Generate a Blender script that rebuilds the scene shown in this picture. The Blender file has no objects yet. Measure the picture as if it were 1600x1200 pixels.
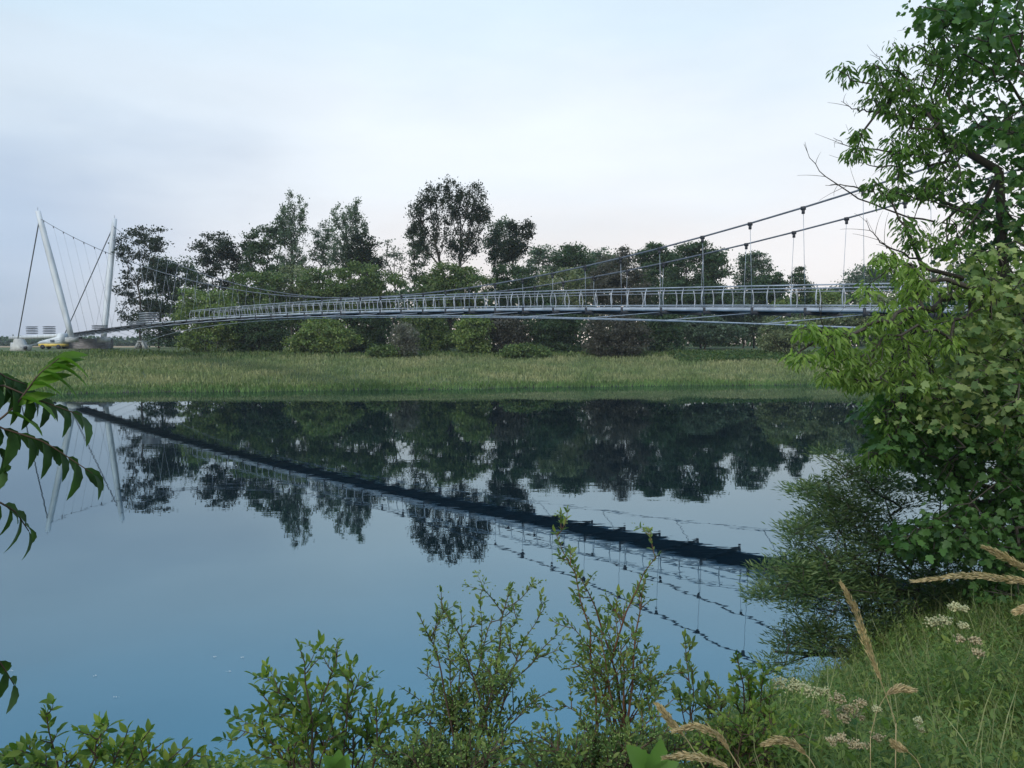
import bpy, math
import numpy as np
rng = np.random.default_rng(7)
R = math.radians
scene = bpy.context.scene
COL = scene.collection

# ------------------------------------------------------------------ camera
CH = 5.0
PITCH = math.atan(0.05)
cam_d = bpy.data.cameras.new('camera'); cam = bpy.data.objects.new('camera', cam_d); COL.objects.link(cam)
cam.location = (0, 0, CH); cam.rotation_euler = (R(90) - PITCH, 0, 0)
cam_d.sensor_width = 36; cam_d.lens = 27; cam_d.clip_start = 0.05; cam_d.clip_end = 3000
scene.camera = cam

# ------------------------------------------------------------------ world + sun
SUN_EL, SUN_AZ = R(40), R(-30)      # soft light from the left behind the camera
world = bpy.data.worlds.new('World'); scene.world = world; world.use_nodes = True
wn = world.node_tree.nodes; wl = world.node_tree.links; wn.clear()
def wnode(t, **k):
    n = wn.new(t)
    for a, b in k.items(): setattr(n, a, b)
    return n
wo = wnode('ShaderNodeOutputWorld'); bg = wnode('ShaderNodeBackground'); wl.new(bg.outputs[0], wo.inputs[0])
tc = wnode('ShaderNodeTexCoord'); sp = wnode('ShaderNodeSeparateXYZ')
nz = wnode('ShaderNodeTexNoise'); nz.inputs['Scale'].default_value = 2.2; nz.inputs['Detail'].default_value = 5; nz.inputs['Roughness'].default_value = .5
mpg = wnode('ShaderNodeMapping'); mpg.inputs['Scale'].default_value = (1, 1, 3.2)
wl.new(tc.outputs['Generated'], mpg.inputs[0]); wl.new(mpg.outputs[0], nz.inputs[0]); wl.new(tc.outputs['Generated'], sp.inputs[0])
def wmath(op, a, b, c=None):
    n = wnode('ShaderNodeMath', operation=op)
    for i, v in enumerate((a, b, c)):
        if v is None: continue
        if isinstance(v, (int, float)): n.inputs[i].default_value = v
        else: wl.new(v, n.inputs[i])
    return n.outputs[0]
ndist = wmath('MULTIPLY_ADD', nz.outputs['Fac'], .24, -.12)
zz = wmath('ADD', sp.outputs['Z'], ndist)
def ramp(stops, fac):
    r = wnode('ShaderNodeValToRGB'); r.color_ramp.interpolation = 'EASE'
    els = r.color_ramp.elements
    while len(els) < len(stops): els.new(.5)
    for e, (p, c) in zip(els, stops): e.position = p; e.color = (*c, 1)
    wl.new(fac, r.inputs[0]); return r.outputs[0]
left = ramp([(0, (.35, .43, .55)), (.14, (.40, .49, .62)), (.28, (.55, .64, .73)), (.42, (.48, .63, .75)), (.58, (.34, .60, .88)), (1, (.15, .32, .58))], zz)
right = ramp([(0, (.82, .70, .61)), (.08, (.77, .73, .72)), (.24, (.73, .78, .83)), (.42, (.59, .71, .81)), (.58, (.36, .62, .90)), (1, (.15, .32, .58))], zz)
azm = wnode('ShaderNodeMapRange'); azm.interpolation_type = 'SMOOTHSTEP'
azf = wmath('ADD', sp.outputs['X'], wmath('MULTIPLY_ADD', nz.outputs['Fac'], .5, -.25))
wl.new(azf, azm.inputs['Value']); azm.inputs['From Min'].default_value = -.62; azm.inputs['From Max'].default_value = -.08
mx = wnode('ShaderNodeMix', data_type='RGBA'); wl.new(azm.outputs[0], mx.inputs['Factor']); wl.new(left, mx.inputs['A']); wl.new(right, mx.inputs['B'])
sky = wnode('ShaderNodeTexSky', sky_type='NISHITA', sun_disc=False, sun_elevation=SUN_EL, sun_rotation=R(218))
nis = wnode('ShaderNodeMix', data_type='RGBA', blend_type='ADD'); nis.inputs['Factor'].default_value = .006
wl.new(mx.outputs['Result'], nis.inputs['A']); wl.new(sky.outputs[0], nis.inputs['B'])
wl.new(nis.outputs['Result'], bg.inputs[0])
nz2 = wnode('ShaderNodeTexNoise'); nz2.inputs['Scale'].default_value = 1.7; nz2.inputs['Detail'].default_value = 6; nz2.inputs['Roughness'].default_value = .55
mp2 = wnode('ShaderNodeMapping'); mp2.inputs['Scale'].default_value = (1, 1, 4); mp2.inputs['Location'].default_value = (3, 1, 2); wl.new(tc.outputs['Generated'], mp2.inputs[0]); wl.new(mp2.outputs[0], nz2.inputs[0])
wl.new(wmath('MULTIPLY_ADD', nz2.outputs['Fac'], .36, .84), bg.inputs[1])
sd = bpy.data.lights.new('sun', 'SUN'); sd.energy = 2.0; sd.angle = R(22); sd.color = (1, .95, .87)
sun = bpy.data.objects.new('sun', sd); COL.objects.link(sun); sun.rotation_euler = (R(90) - SUN_EL, 0, SUN_AZ)
scene.view_settings.view_transform = 'Standard'; scene.view_settings.look = 'None'
scene.view_settings.exposure = .26; scene.view_settings.gamma = 1
scene.cycles.volume_bounces = 0; scene.cycles.max_bounces = 6; scene.cycles.transparent_max_bounces = 4

# ------------------------------------------------------------------ helpers
F_ = np.array([0, math.cos(PITCH), -math.sin(PITCH)]); U_ = np.array([0, math.sin(PITCH), math.cos(PITCH)])
def at(px, py, Y):
    """world point that the photograph shows at pixel (px, py) when it lies Y metres away"""
    d = F_ + np.array([1, 0, 0]) * (px - 800) / 1200 + U_ * (600 - py) / 1200
    return np.array([0, 0, CH]) + d * (Y / d[1])
def norm(v): return v / np.maximum(np.linalg.norm(v, axis=-1, keepdims=True), 1e-9)

def tag(o, label=None, cat=None, group=None, kind=None):
    if label: o['label'] = label
    if cat: o['category'] = cat
    if group: o['group'] = group
    if kind: o['kind'] = kind
    return o
def empty(name, loc, label, cat, group=None):
    o = bpy.data.objects.new(name, None); COL.objects.link(o); o.location = [float(x) for x in loc]; o.empty_display_size = .3
    return tag(o, label, cat, group)
def mesh_obj(name, V, faces, mat, root=None, parent=None, smooth=False, origin=None):
    """V world coordinates; faces: array (n,k) or list of arrays; root: Empty whose location is the local origin"""
    V = np.asarray(V, float)
    if origin is None: origin = np.array(root.location) if root is not None else np.zeros(3)
    V = V - origin
    if isinstance(faces, np.ndarray): faces = [faces]
    faces = [np.asarray(f) for f in faces if len(f)]
    me = bpy.data.meshes.new(name)
    loops = np.concatenate([f.ravel() for f in faces]).astype(np.int32)
    cnt = np.concatenate([np.full(len(f), f.shape[1]) for f in faces]).astype(np.int32)
    st = np.concatenate([[0], np.cumsum(cnt)[:-1]]).astype(np.int32)
    me.vertices.add(len(V)); me.vertices.foreach_set('co', V.astype(np.float32).ravel())
    me.loops.add(len(loops)); me.loops.foreach_set('vertex_index', loops)
    me.polygons.add(len(cnt)); me.polygons.foreach_set('loop_start', st); me.polygons.foreach_set('loop_total', cnt)
    if smooth: me.polygons.foreach_set('use_smooth', np.ones(len(cnt), bool))
    me.update(calc_edges=True); me.materials.append(mat)
    o = bpy.data.objects.new(name, me); COL.objects.link(o)
    p = parent if parent is not None else root
    if p is not None: o.parent = p
    elif np.any(origin): o.location = [float(x) for x in origin]
    return o

class MB:
    """collects boxes, tubes and frusta into one mesh"""
    def __init__(s): s.V = []; s.Fc = {}; s.n = 0
    def add(s, V, F):
        V = np.asarray(V, float)
        for f in F: s.Fc.setdefault(len(f), []).append([i + s.n for i in f])
        s.V.append(V); s.n += len(V)
    def addarr(s, V, F):
        s.Fc.setdefault(F.shape[1], []).extend((F + s.n).tolist()); s.V.append(V); s.n += len(V)
    def box(s, c, size, ax=None, ay=None, az=None, taper=1.0):
        ax = np.array([1, 0, 0]) if ax is None else np.array(ax); ay = np.array([0, 1, 0]) if ay is None else np.array(ay)
        az = np.array([0, 0, 1]) if az is None else np.array(az)
        c = np.array(c, float); hx, hy, hz = [q / 2 for q in size]
        V = [c + ax * hx * i * (taper if k > 0 else 1) + ay * hy * j * (taper if k > 0 else 1) + az * hz * k for k in (-1, 1) for (i, j) in ((-1, -1), (1, -1), (1, 1), (-1, 1))]
        s.add(V, [(3, 2, 1, 0), (4, 5, 6, 7), (0, 1, 5, 4), (1, 2, 6, 5), (2, 3, 7, 6), (3, 0, 4, 7)])
    def beam(s, a, b, w, h, up=(0, 0, 1)):
        a = np.array(a, float); b = np.array(b, float); d = b - a; L = np.linalg.norm(d); d = d / L
        x = np.cross(d, up); x /= np.linalg.norm(x); z = np.cross(x, d)
        s.box((a + b) / 2, (w, L, h), x, d, z)
    def tube(s, P, r, k=6, cap=True):
        P = np.asarray(P, float); n = len(P); r = np.broadcast_to(r, (n,))
        d = np.gradient(P, axis=0); d = norm(d)
        ref = np.array([0, 0, 1.0]) if abs(d[0][2]) < .9 else np.array([1.0, 0, 0])
        x = norm(np.cross(d, ref)); y = np.cross(d, x)
        a = np.arange(k) * 2 * math.pi / k
        V = (P[:, None] + r[:, None, None] * (np.cos(a)[None, :, None] * x[:, None] + np.sin(a)[None, :, None] * y[:, None])).reshape(-1, 3)
        F = [(i * k + j, i * k + (j + 1) % k, (i + 1) * k + (j + 1) % k, (i + 1) * k + j) for i in range(n - 1) for j in range(k)]
        if cap: F += [tuple(range(k))[::-1], tuple((n - 1) * k + j for j in range(k))]
        s.add(V, F)
    def prism(s, pts, off):
        pts = np.asarray(pts, float); n = len(pts); off = np.array(off)
        s.add(np.concatenate([pts, pts + off]), [tuple(range(n))[::-1], tuple(n + i for i in range(n))] + [(i, (i + 1) % n, n + (i + 1) % n, n + i) for i in range(n)])
    def build(s, name, mat, root=None, parent=None, smooth=False, origin=None):
        return mesh_obj(name, np.concatenate(s.V), [np.array(f) for f in s.Fc.values()], mat, root, parent, smooth, origin)

# ---- materials
def mat(name, col, rough=.7, var=.25, scale=3., col2=None, metal=0., bump=0., island=0., transl=0., spec=.3, detail=6, stretch=(1, 1, 1)):
    m = bpy.data.materials.new(name); m.use_nodes = True; nt = m.node_tree; N = nt.nodes; L = nt.links
    b = N['Principled BSDF']; b.inputs['Roughness'].default_value = rough; b.inputs['Metallic'].default_value = metal
    b.inputs['Specular IOR Level'].default_value = spec
    t = N.new('ShaderNodeTexCoord'); mp = N.new('ShaderNodeMapping'); mp.inputs['Scale'].default_value = stretch
    n = N.new('ShaderNodeTexNoise'); n.inputs['Scale'].default_value = scale; n.inputs['Detail'].default_value = detail
    L.new(t.outputs['Object'], mp.inputs[0]); L.new(mp.outputs[0], n.inputs[0])
    r = N.new('ShaderNodeMapRange'); r.inputs['From Min'].default_value = .32; r.inputs['From Max'].default_value = .68; L.new(n.outputs['Fac'], r.inputs[0])
    c2 = col2 if col2 else tuple(min(1, x * (1 + var)) for x in col)
    c1 = col if col2 else tuple(x * (1 - var) for x in col)
    mxn = N.new('ShaderNodeMix'); mxn.data_type = 'RGBA'; L.new(r.outputs[0], mxn.inputs['Factor'])
    mxn.inputs['A'].default_value = (*c1, 1); mxn.inputs['B'].default_value = (*c2, 1)
    out = mxn.outputs['Result']
    if island:
        g = N.new('ShaderNodeNewGeometry'); h = N.new('ShaderNodeHueSaturation'); L.new(out, h.inputs['Color'])
        v = N.new('ShaderNodeMapRange'); L.new(g.outputs['Random Per Island'], v.inputs[0]); v.inputs['To Min'].default_value = 1 - island; v.inputs['To Max'].default_value = 1 + island
        L.new(v.outputs[0], h.inputs['Value'])
        w = N.new('ShaderNodeMath'); w.operation = 'MULTIPLY_ADD'; L.new(g.outputs['Random Per Island'], w.inputs[0]); w.inputs[1].default_value = -.05 * (island > .3) - .02; w.inputs[2].default_value = .515
        L.new(w.outputs[0], h.inputs['Hue']); out = h.outputs['Color']
    L.new(out, b.inputs['Base Color'])
    if bump:
        bp = N.new('ShaderNodeBump'); bp.inputs['Strength'].default_value = bump; bp.inputs['Distance'].default_value = .03; L.new(n.outputs['Fac'], bp.inputs['Height']); L.new(bp.outputs[0], b.inputs['Normal'])
    if transl:
        tr = N.new('ShaderNodeBsdfTranslucent'); ms = N.new('ShaderNodeMixShader'); ms.inputs[0].default_value = transl
        gm = N.new('ShaderNodeMix'); gm.data_type = 'RGBA'; gm.blend_type = 'MULTIPLY'; gm.inputs['Factor'].default_value = 1; L.new(out, gm.inputs['A']); gm.inputs['B'].default_value = (1.5, 1.6, .7, 1)
        L.new(gm.outputs['Result'], tr.inputs[0]); L.new(b.outputs[0], ms.inputs[1]); L.new(tr.outputs[0], ms.inputs[2]); L.new(ms.outputs[0], N['Material Output'].inputs[0])
    return m
def leafmat(name, col, island=.35, transl=.35, var=.35, scale=.6, rough=.5, spec=.28): return mat(name, col, rough, var, scale, island=island, transl=transl, spec=spec, detail=3)
M = dict(
    white=mat('white_paint', (.55, .58, .60), .5, .16, .9, stretch=(1, 1, .25)), steel=mat('galvanised_steel', (.36, .385, .42), .45, .28, 1.2, metal=.35), cable=mat('steel_cable', (.13, .14, .16), .5, .2, 4, metal=.3),
    site=mat('weathered_panel_steel', (.11, .13, .16), .5, .2, 3), cable_pale=mat('pale_cable', (.30, .33, .37), .5, .2, 4, metal=.3), dark=mat('dark_steel', (.03, .032, .038), .6, .3, 3), deckm=mat('deck_boards', (.022, .022, .025), .8, .3, 2),
    concrete=mat('board_marked_concrete', (.25, .24, .25), .9, .35, 1.2, bump=.4, stretch=(1, 1, 4)), pale_concrete=mat('pale_concrete', (.42, .42, .40), .85, .15, 2),
    yellow=mat('yellow_paint', (.62, .45, .10), .5, .1, 2), glass=mat('dark_glass', (.02, .03, .035), .15, .1, 2),
    bark=mat('bark', (.055, .047, .038), .9, .4, 6, bump=.5, stretch=(1, 1, .3)), twig=mat('twig_bark', (.075, .05, .035), .85, .4, 8), reddish=mat('reddish_bark', (.13, .065, .035), .8, .3, 8),
    straw=mat('dry_straw', (.40, .31, .17), .8, .25, 12, island=.25, transl=.2), stem_green=mat('green_stem', (.09, .15, .04), .6, .2, 5), cream=mat('cream_flower', (.46, .44, .25), .8, .15, 9, island=.2, transl=.2),
    cream_old=mat('faded_flower', (.40, .33, .2), .8, .2, 9, island=.25, transl=.2), fruit=mat('green_fruit', (.17, .24, .07), .5, .2, 5, island=.3), fluff=mat('white_fluff', (.8, .8, .8), .8, .05, 4),
    mud=mat('wet_mud', (.05, .04, .035), .5, .4, 3, bump=.5))

# ---- leaf templates: x across, y along, z normal; unit length
def T(v, f): return np.array(v, float), [np.array(q) for q in f]
LF_CARD = T([(0, 0, 0), (.34, .45, .08), (0, 1, -.05), (-.30, .5, .1)], [[(0, 1, 2, 3)]])
LF_OVAL = T([(0, 0, 0), (.16, .22, .05), (.21, .48, .06), (.12, .78, .03), (0, 1, -.08), (-.12, .78, .03), (-.21, .48, .06), (-.16, .22, .05), (0, .5, 0)],
            [[(0, 1, 8), (1, 2, 8), (2, 3, 8), (3, 4, 8), (4, 5, 8), (5, 6, 8), (6, 7, 8), (7, 0, 8)]])
LF_ELDER = T([(0, 0, 0), (.10, .2, .04), (.15, .45, .05), (.09, .62, .03), (.11, .68, .03), (0, 1, -.18), (-.11, .68, .03), (-.09, .62, .03), (-.15, .45, .05), (-.10, .2, .04), (0, .5, 0)], [[(i, (i + 1) % 10, 10) for i in range(10)]])
LF_WILLOW = T([(0, 0, 0), (.10, .4, .02), (0, 1, -.1), (-.10, .4, .02)], [[(0, 1, 2, 3)]])
mp_ = [(0, 0), (.20, -.04), (.42, .10), (.34, .24), (.56, .48), (.34, .50), (.24, .56), (.22, .78), (0, 1.0), (-.22, .78), (-.24, .56), (-.34, .50), (-.56, .48), (-.34, .24), (-.42, .10), (-.20, -.04)]
LF_MAPLE = T([(x, y, .10 * abs(x) - .12 * max(0, y - .5)) for x, y in mp_] + [(0, .32, 0)], [[(i, (i + 1) % 16, 16) for i in range(16)]])
def long_leaf(nseg=8, w=.17, droop=.35):
    v = []; f = []
    for i in range(nseg + 1):
        t = i / nseg; ww = w * (math.sin(math.pi * t ** .8) ** .8 if 0 < t < 1 else 0.02) * (1 + .16 * (i % 2)); z = -droop * t * t
        v += [(-ww, t * (1 - .1 * t), z + ww * .35), (0, t * (1 - .1 * t), z), (ww, t * (1 - .1 * t), z + ww * .35)]
    for i in range(nseg):
        a = 3 * i; f += [(a, a + 1, a + 4, a + 3), (a + 1, a + 2, a + 5, a + 4)]
    return T(v, [f])
LF_LONG = long_leaf()
LF_BROAD = long_leaf(12, .21, .12)
LF_BLADE = T([(-.022, 0, 0), (.022, 0, 0), (.018, .4, .03), (-.018, .4, .03), (.012, .75, .0), (-.012, .75, .0), (0, 1, -.14)], [[(0, 1, 2, 3), (3, 2, 4, 5)], [(5, 4, 6)]])
LF_TUFT = T([(-.09, 0, 0), (.09, 0, 0), (.03, 1, .05), (-.12, .8, 0)], [[(0, 1, 2, 3)]])
oc = [(1, 0, 0), (0, 1, 0), (-1, 0, 0), (0, -1, 0), (0, 0, 1), (0, 0, -1)]
LF_DOT = T([(x * .5, y * .5 + .5, z * .5) for x, y, z in oc], [[(0, 1, 4), (1, 2, 4), (2, 3, 4), (3, 0, 4), (1, 0, 5), (2, 1, 5), (3, 2, 5), (0, 3, 5)]])

def leaves(tpl, pos, dirs, nrm, size):
    """many leaves as one vertex/face set; each leaf stays its own island"""
    V0, F0 = tpl; n = len(pos); pos = np.asarray(pos, float)
    y = norm(dirs); x = norm(np.cross(y, nrm)); z = np.cross(x, y)
    size = np.broadcast_to(size, (n,))
    V = pos[:, None] + size[:, None, None] * (V0[None, :, 0:1] * x[:, None] + V0[None, :, 1:2] * y[:, None] + V0[None, :, 2:3] * z[:, None])
    off = (np.arange(n) * len(V0))[:, None, None]
    return V.reshape(-1, 3), [(f[None] + off).reshape(-1, f.shape[1]) for f in F0]
def merge(parts):
    V = []; F = {}; n = 0
    for v, fs in parts:
        for f in fs: F.setdefault(f.shape[1], []).append(f + n)
        V.append(v); n += len(v)
    return np.concatenate(V), [np.concatenate(f) for f in F.values()]
def curve(a, b, bend, n=9):
    t = np.linspace(0, 1, n)[:, None]; m = (a + b) / 2 + bend
    return (1 - t) ** 2 * a + 2 * t * (1 - t) * m + t ** 2 * b
def rdir(n): return norm(rng.normal(size=(n, 3)))

# ---- branching skeleton: every target joins the nearest branch, favouring short ways back to the root
def grow(trunk, pts, bf=.35, jit=.12, rtip=.01, pw=.45, rmax=9, sag=0.):
    nodes = [np.array(p, float) for p in trunk]; par = [-1] + list(range(len(trunk) - 1))
    pl = [0.]
    for i in range(1, len(nodes)): pl.append(pl[-1] + np.linalg.norm(nodes[i] - nodes[i - 1]) * .6)
    pts = np.asarray(pts); order = np.argsort(np.linalg.norm(pts - nodes[-1], axis=1))
    cap = len(pts) * 4 + len(nodes) + 8
    A = np.zeros((cap, 3)); A[:len(nodes)] = nodes; PL = np.zeros(cap); PL[:len(nodes)] = pl; PR = par[:]; n = len(nodes)
    for i in order:
        p = pts[i]; d = np.linalg.norm(A[:n] - p, axis=1); j = int(np.argmin(d + bf * PL[:n])); dd = d[j]
        k = 3 if dd > .9 * max(jit, .01) * 10 else 1
        prev = j
        for q in range(1, k + 1):
            t = q / k; m = A[j] * (1 - t) + p * t
            if q < k: m = m + rng.normal(size=3) * jit * dd * .35 + np.array([0, 0, (-sag if sag else .06) * dd * math.sin(math.pi * t)])
            A[n] = m; PL[n] = PL[prev] + np.linalg.norm(m - A[prev]); PR.append(prev); prev = n; n += 1
    A = A[:n]; cnt = np.zeros(n); PR = np.array(PR)
    has = np.zeros(n, bool); has[PR[PR >= 0]] = True; cnt[~has] = 1
    for i in range(n - 1, 0, -1): cnt[PR[i]] += cnt[i]
    r = np.minimum(rtip * cnt ** pw, rmax)
    return A, PR, r
def tubes(A, PR, r, k=5):
    idx = np.arange(1, len(A)); a = A[PR[idx]]; b = A[idx]; rb = r[idx]; ra = np.minimum(r[PR[idx]], rb * 1.35)
    d = norm(b - a); ref = np.where(np.abs(d[:, 2:3]) > .8, np.array([[1., 0, 0]]), np.array([[0, 0, 1.]]))
    x = norm(np.cross(d, ref)); y = np.cross(d, x); an = np.arange(k) * 2 * math.pi / k
    c = np.cos(an)[None, :, None]; s = np.sin(an)[None, :, None]; ring = c * x[:, None] + s * y[:, None]
    V = np.concatenate([a[:, None] - d[:, None] * ra[:, None, None] * .3 + ra[:, None, None] * ring, b[:, None] + rb[:, None, None] * ring], axis=1).reshape(-1, 3)
    j = np.arange(k); f = np.stack([j, (j + 1) % k, k + (j + 1) % k, k + j], 1)
    return V, [(f[None] + (np.arange(len(idx)) * 2 * k)[:, None, None]).reshape(-1, 4)]

# ------------------------------------------------------------------ terrain
SH = np.array([(-400, 20), (-60, 8), (-8, 7.6), (0, 8.2), (2, 8.8), (3.6, 10), (6, 12.5), (9, 15), (14, 19), (24, 27), (45, 37), (90, 47), (300, 60), (1200, 80)], float)
def shore_d(x, y):
    """signed distance to the near shoreline, positive on land"""
    best = np.full(np.shape(x), 1e9)
    for (x0, y0), (x1, y1) in zip(SH[:-1], SH[1:]):
        t = np.clip(((x - x0) * (x1 - x0) + (y - y0) * (y1 - y0)) / ((x1 - x0) ** 2 + (y1 - y0) ** 2), 0, 1)
        best = np.minimum(best, np.hypot(x - x0 - t * (x1 - x0), y - y0 - t * (y1 - y0)))
    return best * np.where(y < np.interp(x, SH[:, 0], SH[:, 1]), 1, -1)
def yw(x): return 90.5 + .24 * np.clip(x, -60, 60) + .8 * np.sin(x * .13) + .5 * np.sin(x * .31 + 1) + .45 * np.sin(x * 1.3) * np.sin(x * .47)
def height(x, y):
    x = np.asarray(x, float); y = np.asarray(y, float)
    d = shore_d(x, y); near = np.where(d > 0, 3.6 * (1 - np.exp(-d / 4.2)), np.maximum(d * .4, -1.6))
    near = near + np.where(d > 0, .06 * np.sin(x * 2.1 + y) * np.minimum(d, 1), 0)
    e = y - yw(x)
    e = np.where(e > 0, e * 40 / (123 - yw(x)), e)
    far = np.where(e > 0, np.interp(e, [0, 3, 40, 62, 120, 2000], [0, .35, 3.3, 4.4, 4.7, 4.7]), np.maximum(e * .3, -1.6))
    far = far + np.where(e > 2, .12 * np.sin(x * .21) * np.cos(y * .17), 0)
    return np.maximum(near, far)
def gsheet(xs, ys):
    X, Y = np.meshgrid(xs, ys); V = np.stack([X, Y, height(X, Y)], -1).reshape(-1, 3); nx = len(xs); ny = len(ys)
    i = np.arange((ny - 1) * nx).reshape(ny - 1, nx)[:, :-1].ravel()
    return V, np.stack([i, i + 1, i + nx + 1, i + nx], 1)
xs = np.unique(np.concatenate([np.linspace(-750, -120, 22), np.linspace(-120, -12, 55), np.linspace(-12, 22, 86), np.linspace(22, 140, 60), np.linspace(140, 750, 22)]))
ys = np.unique(np.concatenate([np.linspace(-120, -6, 16), np.linspace(-6, 22, 72), np.linspace(22, 72, 22), np.linspace(72, 135, 64), np.linspace(135, 200, 24), np.linspace(200, 900, 24)]))
V, F = gsheet(xs, ys)
gm = mat('bank_soil', (.055, .085, .028), .9, .3, .25, col2=(.13, .15, .065), bump=.3)
N_ = gm.node_tree.nodes; L_ = gm.node_tree.links     # mud just above the waterline, straw-coloured field far away
geo = N_.new('ShaderNodeNewGeometry'); sx = N_.new('ShaderNodeSeparateXYZ'); L_.new(geo.outputs['Position'], sx.inputs[0])
def gmix(val, a, b, col, prev):
    mr = N_.new('ShaderNodeMapRange'); L_.new(val, mr.inputs[0]); mr.inputs['From Min'].default_value = a; mr.inputs['From Max'].default_value = b
    m_ = N_.new('ShaderNodeMix'); m_.data_type = 'RGBA'; L_.new(mr.outputs[0], m_.inputs['Factor']); L_.new(prev, m_.inputs['A']); m_.inputs['B'].default_value = (*col, 1); return m_.outputs['Result']
bc = N_['Principled BSDF'].inputs['Base Color']; o_ = bc.links[0].from_socket
o_ = gmix(sx.outputs['Z'], .22, .05, (.05, .042, .035), o_)
o_ = gmix(sx.outputs['Y'], 175, 200, (.33, .23, .13), o_)
L_.new(o_, bc)
ground = mesh_obj('ground', V, F, gm, smooth=True); tag(ground, kind='structure')

# water
wm = bpy.data.materials.new('river_water'); wm.use_nodes = True; N = wm.node_tree.nodes; L = wm.node_tree.links; N.clear()
out = N.new('ShaderNodeOutputMaterial'); ms = N.new('ShaderNodeMixShader'); gl = N.new('ShaderNodeBsdfGlossy'); df = N.new('ShaderNodeBsdfDiffuse'); fr = N.new('ShaderNodeFresnel')
gl.inputs['Roughness'].default_value = .012; gl.inputs['Color'].default_value = (.88, .95, 1, 1); df.inputs[0].default_value = (.003, .009, .014, 1); fr.inputs[0].default_value = 4.6
L.new(fr.outputs[0], ms.inputs[0]); tn = N.new('ShaderNodeMix'); tn.data_type = 'RGBA'; fm = N.new('ShaderNodeMapRange'); lw = N.new('ShaderNodeLayerWeight'); lw.inputs[0].default_value = .5; L.new(lw.outputs['Facing'], fm.inputs[0]); fm.inputs['From Min'].default_value = .56; fm.inputs['From Max'].default_value = .93; L.new(fm.outputs[0], tn.inputs['Factor']); tn.inputs['A'].default_value = (.36, .70, .93, 1); tn.inputs['B'].default_value = (.86, .97, 1, 1); L.new(tn.outputs['Result'], gl.inputs['Color']); L.new(df.outputs[0], ms.inputs[1]); L.new(gl.outputs[0], ms.inputs[2]); L.new(ms.outputs[0], out.inputs[0])
t = N.new('ShaderNodeTexCoord'); mp = N.new('ShaderNodeMapping'); mp.inputs['Scale'].default_value = (.55, 1, 1); L.new(t.outputs['Object'], mp.inputs[0])
n1 = N.new('ShaderNodeTexNoise'); n1.inputs['Scale'].default_value = 1.3; n1.inputs['Detail'].default_value = 3
n2 = N.new('ShaderNodeTexNoise'); n2.inputs['Scale'].default_value = .07; n2.inputs['Detail'].default_value = 2
L.new(mp.outputs[0], n1.inputs[0]); L.new(mp.outputs[0], n2.inputs[0])
mr = N.new('ShaderNodeMapRange'); L.new(n2.outputs['Fac'], mr.inputs[0]); mr.inputs['From Min'].default_value = .35; mr.inputs['From Max'].default_value = .65; mr.inputs['To Min'].default_value = .3; mr.inputs['To Max'].default_value = 1
mu = N.new('ShaderNodeMath'); mu.operation = 'MULTIPLY'; L.new(n1.outputs['Fac'], mu.inputs[0]); L.new(mr.outputs[0], mu.inputs[1])
sy = N.new('ShaderNodeSeparateXYZ'); L.new(t.outputs['Object'], sy.inputs[0]); my = N.new('ShaderNodeMapRange'); L.new(sy.outputs['Y'], my.inputs[0]); my.inputs['From Min'].default_value = 80; my.inputs['From Max'].default_value = 40; my.inputs['To Min'].default_value = .12
m3 = N.new('ShaderNodeMath'); m3.operation = 'MULTIPLY'; L.new(mu.outputs[0], m3.inputs[0]); L.new(my.outputs[0], m3.inputs[1])
bp = N.new('ShaderNodeBump'); bp.inputs['Strength'].default_value = .25; bp.inputs['Distance'].default_value = .011; L.new(m3.outputs[0], bp.inputs['Height'])
for s_ in (gl, df, fr): L.new(bp.outputs[0], s_.inputs['Normal'])
tag(mesh_obj('river_water', [(-750, -115, 0), (750, -115, 0), (750, 300, 0), (-750, 300, 0)], np.array([(0, 1, 2, 3)]), wm), kind='structure')

# ------------------------------------------------------------------ footbridge
BD = norm(np.array([.67, -.74, 0.])); BN = np.array([-BD[1], BD[0], 0.]); B0 = np.array([-85., 150, 0])
def bp_(t, s, h): return B0 + BD * t + BN * s + np.array([0, 0, h])
tk = [-60, 0, 36, 66, 98, 121, 134, 148, 153, 175, 200]
hk = [7.0, 7.0, 7.75, 8.1, 7.93, 7.5, 7.15, 6.65, 6.4, 5.4, 4.0]
pdk = np.polyfit(tk[1:], hk[1:], 4)
def deck_h(t): return np.where(np.asarray(t) < 0, 7.0, np.polyval(pdk, t)) if True else 0
ck = np.array([(0, 29.6), (18, 24.3), (36, 19.7), (56, 15.6), (84, 11.1), (104, 9.5), (122, 9.1), (142, 10.6), (153, 12.1), (170, 15.4), (195, 22)])
pck = np.polyfit(ck[:, 0], ck[:, 1], 5)
def cab_h(t): return np.polyval(pck, t)
def cab_s(t): return 1.9 + 4.5 * ((np.asarray(t) - 115.) / 115.) ** 2
TEND = 195
broot = empty('suspension_footbridge', bp_(0, 0, 4.5), 'long pale steel suspension footbridge crossing the river on white leaning pylons', 'footbridge')
def steps(a, b, tx, dx):
    out = [a]
    while out[-1] < b: out.append(out[-1] + float(np.interp(out[-1], tx, dx)))
    return np.array(out[:-1])
ts = steps(0, TEND + .1, [0, 60, 98, 120, 195], [5.6, 4.6, 3.6, 2.9, 2.8])
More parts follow.
